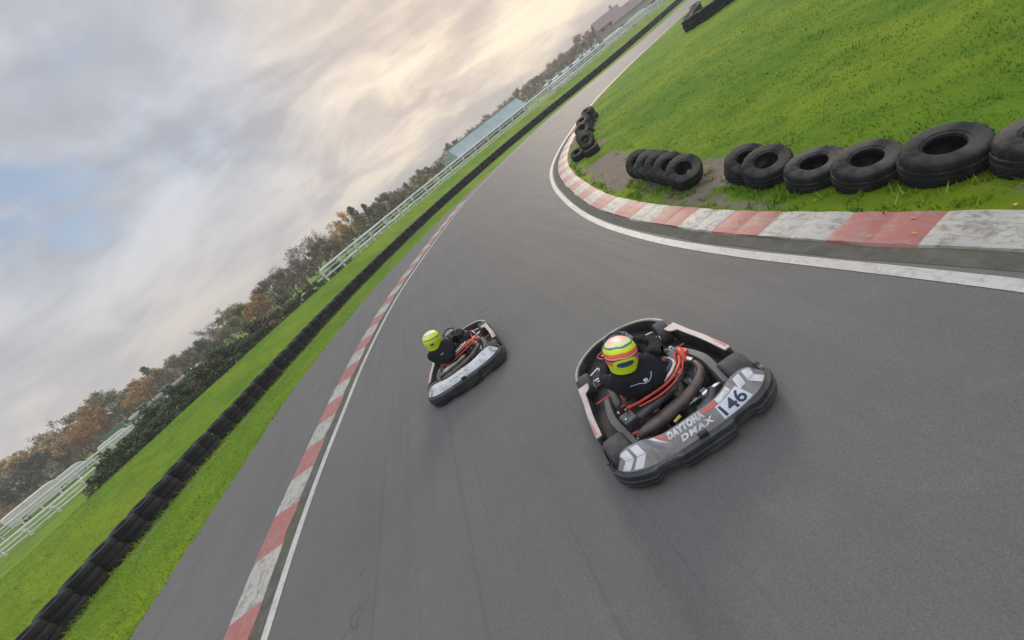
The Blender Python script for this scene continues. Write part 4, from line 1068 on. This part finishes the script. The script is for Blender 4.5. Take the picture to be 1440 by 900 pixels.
# a far wood that reads as one mass
tips=[]
for x in np.linspace(-140,1010,420):
    d=150+random.uniform(-8,8); top=(4+5*abs(math.sin(x*.021))+ (4 if x>700 else 0))
    for k in range(2): a=AT(x,d); tips.append((a.x,a.y,random.uniform(.3,1)*(2.4+top*d/F_PX)))
me=blob_crown('wood',77,M['leaf_brown'],tips,30000,.5,1.6); me.name='distant_wood'; tag(obj('distant_wood',me),kind='stuff')
tips=[]
for x in np.linspace(-140,640,300):
    d=(74 if x<600 else 98)+random.uniform(-4,4)
    for k in range(2): a=AT(x,d); tips.append((a.x,a.y,random.uniform(.2,1)*(3.9 if x<560 else 2.8)))
me=blob_crown('scrub',78,M['leaf_olive'],tips,26000,.30,1.1); me.name='distant_scrub'; tag(obj('distant_scrub',me),kind='stuff')

# --- buildings
def facing(p): return math.atan2(p.y,p.x)-math.pi/2
def long_shed(x0,x1,d0,d1,h,label):
    a=AT(x0,d0); b_=AT(x1,d1); L=(b_-a).length; rz=math.atan2(b_.y-a.y,b_.x-a.x)
    e=empty('long_building',a,rz,label,'building')
    mb=MB(); mb.box((L/2,4,.6),(L,8,1.2)); mb.build('wall',M['wall_grey'],e)
    mb=MB()
    secs=[]
    for x in np.linspace(-.4,L+.4,int(L/.5)*2):
        secs.append([(x,-.35,1.15),(x,-.30,1.30),(x,.1,1.5),(x,4,h),(x,8.2,1.5),(x,8.3,1.3)])
    secs=[[(-.4+(L+.8)*i/90,p[1],p[2]+(.03 if i%2 else 0)) for p in [(0,-.35,1.15),(0,-.30,1.30),(0,.1,1.6),(0,2.2,h),(0,8.2,1.5),(0,8.3,1.3)]] for i in range(91)]
    mb.loft(secs,True,True); rf=mb.build('roof',M['roof_teal'],e,20)
    mb=MB(); mb.box((L/2,2.2,h+.08),(L+1,.3,.14)); mb.build('ridge_cap',M['wall_grey'],rf)
    for k in range(7):
        mb=MB(); mb.box((L*(k+.5)/7,-.03,.6),(1.3,.06,.6)); w_=mb.build('window',M['glass'],e)
        mb=MB(); 
        mb.box((L*(k+.5)/7,-.05,.93),(1.44,.08,.07)); mb.build('lintel',M['rail'],w_)
    return e
long_shed(641,734,86,94,4.05,'long low building with a pale teal sheet roof behind the white rails')
def house(x,d,wd,dp,h,rh,mats,label,yaw=0,name='house'):
    p=AT(x,d); e=empty(name,p,facing(p)+yaw,label,'building')
    mb=MB(); mb.box((0,dp/2,h/2),(wd,dp,h)); mb.build('wall',M[mats[0]],e)
    mb=MB(); o_=.35
    mb.loft([[(x_,-o_,h-.1),(x_,-o_,h+.05),(x_,dp/2,h+rh),(x_,dp+o_,h+.05),(x_,dp+o_,h-.1),(x_,dp/2,h+rh-.2)] for x_ in (-wd/2-o_,wd/2+o_)],True,True); rf=mb.build('roof',M[mats[1]],e,20)
    mb=MB(); mb.loft([[(x_,0,h-.05),(x_,dp,h-.05),(x_,dp/2,h+rh-.25)] for x_ in (-wd/2,-wd/2+.1)],True,True); mb.loft([[(x_,0,h-.05),(x_,dp,h-.05),(x_,dp/2,h+rh-.25)] for x_ in (wd/2-.1,wd/2)],True,True); mb.build('gable',M[mats[0]],e)
    mb=MB(); mb.box((wd*.3,dp/2,h+rh+.3),(.7,.6,1.4),None,0,.05); mb.build('chimney',M['wall_pink'],rf)
    nx_=max(2,int(wd/3))
    for r_ in range(2 if h>4 else 1):
        for k in range(nx_):
            mb=MB(); cx_=(k+.5)*wd/nx_-wd/2; cz=1.5+2.6*r_; mb.box((cx_,-.02,cz),(1.1,.06,1.2)); w_=mb.build('window',M['glass'],e)
            mb=MB(); mb.box((cx_,-.05,cz+.62),(1.3,.1,.1)); mb.box((cx_,-.05,cz-.62),(1.3,.12,.1)); mb.box((cx_,-.04,cz),(.07,.07,1.16)); mb.build('window_frame',M['rail'],w_)
    return e
house(862,125,9,8,4.8,3.0,('wall_pink','roof_brown'),'tall brick house with a brown roof rising above the rails at the top',.25)
house(893,112,13,7,3.6,2.4,('wall_white','roof_brown'),'low off-white house with a brown roof right of the brick house',-.1)
house(925,118,14,7,3.2,2.2,('wall_white','wall_grey'),'pale house with a grey roof farthest right along the skyline',-.1)
house(800,100,16,5,1.7,.5,('wall_white','roof_teal'),'low white pavilion with flat teal roof behind the rails',0,'pavilion')
house(224,58,10.5,4,1.45,.35,('wall_white','wall_white'),'long low white hut between the dark hedge and the orange trees',.1,'hut')
# --- parked vehicles
def van(x,d,rz,label,paint_,L=5.0,Hh=1.95,Wd=1.9,sc=1.,group='vehicles parked beyond the rails',z=0.):
    p=AT(x,d,z); e=empty('parked_van',p,facing(p)+rz,label,'van',group); e.scale=(sc,)*3
    prof=[(0,.45),(0,Hh*.85),(.12,Hh*.97),(.4,Hh),(L*.70,Hh),(L*.80,Hh*.93),(L*.90,Hh*.60),(L*.985,Hh*.52),(L,Hh*.36),(L,.45),(L*.9,.32),(.2,.32)]
    secs=[]
    for y,k in ((-Wd/2,.93),(-Wd/2+.12,1.),(Wd/2-.12,1.),(Wd/2,.93)): secs.append([(L/2+(a-L/2)*(.985 if k<1 else 1),y,.32+(b_-.32)*k) for a,b_ in prof])
    mb=MB(); mb.loft(secs,True,True); bd=mb.build('body',paint_,e,30)
    for s in (-1,1):
        for k,(a,b_) in enumerate(((.12,.30),(.33,.52),(.55,.74))):
            mb=MB(); y=s*(Wd/2+.004)
            mb.loft([[(L*a,y,Hh*.56),(L*b_,y,Hh*.56)],[(L*a,y-s*.03,Hh*.83),(L*(b_-(.03 if k==2 else 0)),y-s*.03,Hh*.83)]]); mb.build('side_window',M['glass'],bd)
        for a in (.18,.80):
            mb=MB(); T=Matrix.Translation((L*a,s*(Wd/2-.10),.33))@Matrix.Rotation(R(90),4,'X'); mb.lathe([(.2,.1),(.30,.11),(.33,.08),(.33,-.08),(.30,-.11),(.2,-.1)],20,T,closed=True); wl_=mb.build('wheel',M['rubber2'],e)
            mb=MB(); mb.lathe([(0,.09),(.2,.09),(.2,-.09),(0,-.09)],14,T); mb.build('hub_cap',M['steel'],wl_)
        mb=MB(); mb.box((L+.0,s*Wd*.34,.85*Hh/1.95),(.05,.32,.16),None,0,.01); mb.build('headlight',M['glass'],bd)
    mb=MB(); mb.loft([[(L*.812,-Wd*.40,Hh*.895),(L*.812,Wd*.40,Hh*.895)],[(L*.90,-Wd*.43,Hh*.63),(L*.90,Wd*.43,Hh*.63)]]); 
    for i,v_ in enumerate(mb.v): mb.v[i]=(v_[0]+.02,v_[1],v_[2]+.02)
    mb.build('windscreen',M['glass'],bd)
    return e
van(-14,43,.05,'long white van with dark windows parked at the left edge',M['van_white'],6.4,1.95)
van(48,47,.02,'white van with dark windows, second from the left edge',M['van_white'],4.6,1.65)
van(120,50,.0,'white car-sized van parked under the orange trees',M['van_white'],4.2,1.4)
van(770,72,.1,'silver-white van parked behind the rails before the brown trees',M['van_white'],4.8,1.9)
van(846,84,.1,'white van parked below the brick house',M['van_white'],5.2,2.1)
van(880,90,-.1,'white van parked below the low off-white house',M['van_white'],5.2,2.1)
p=AT(150,53); e=empty('green_container',p,facing(p),'small green box container beside the white low van','container')
mb=MB(); mb.box((0,0,1.0),(2.3,1.6,1.7),None,0,.04); bd=mb.build('body',M['van_green'],e)
mb=MB(); mb.box((0,0,1.92),(2.5,1.8,.12),None,0,.03); mb.build('lid',M['van_green'],e)
for s in (-1,1):
    mb=MB(); mb.box((s*.55,-.82,1.0),(.9,.03,1.4),None,0,.01); mb.build('door',M['van_green'],e)
mb=MB(); mb.box((0,0,.08),(2.2,1.5,.16)); mb.build('skid',M['metal_dk'],e)
# --- fallen leaves: many small flat ones on the tarmac edge
pts=[];cols=[]
mb=MB()
for k in range(520):
    t=random.random()
    if t<.55: i=random.randrange(20,len(TL)-40); a=TL[i]; x=a[0]+random.gauss(.0,.22)+.1; y=a[1]+random.gauss(0,.3)
    elif t<.75: x=-6.6+random.gauss(0,.35); y=13.8+random.gauss(0,.8)
    else: i=random.randrange(30,len(KR)-5); a=KR[i]; x=a[0]+random.gauss(.45,.45); y=a[1]+random.gauss(0,.2)
    s_=random.uniform(.010,.026); an=random.uniform(0,6.28); z=(float(gz(x,y)[0]) if x>3.6 else 0)+.022+random.uniform(0,.01)
    if 2.9<x<3.6: z=.06
    c_,s2=math.cos(an)*s_,math.sin(an)*s_
    mb.add([(x-c_,y-s2,z),(x+s2*.6,y-c_*.6,z+.006),(x+c_,y+s2,z+.003),(x-s2*.6,y+c_*.6,z+.008)],[(0,1,2,3)])
tag(mb.build('fallen_leaves',M['leaf_orange'],sharp=False),kind='stuff')

# ------------------------------------------------------------------ thin evening air
HAZE=.0018
if HAZE:
    mb=MB(); mb.box((0,0,7.5),(6800,6800,18.0)); hm_=bpy.data.materials.new('haze'); hm_.use_nodes=True; nt=hm_.node_tree; nt.nodes.clear()
    o_=N('ShaderNodeOutputMaterial'); pv=N('ShaderNodeVolumePrincipled'); pv.inputs['Color'].default_value=(.86,.86,.84,1); pv.inputs['Density'].default_value=HAZE
    link(pv.outputs[0],o_.inputs['Volume'])
    tag(mb.build('haze',hm_,sharp=False),kind='stuff')
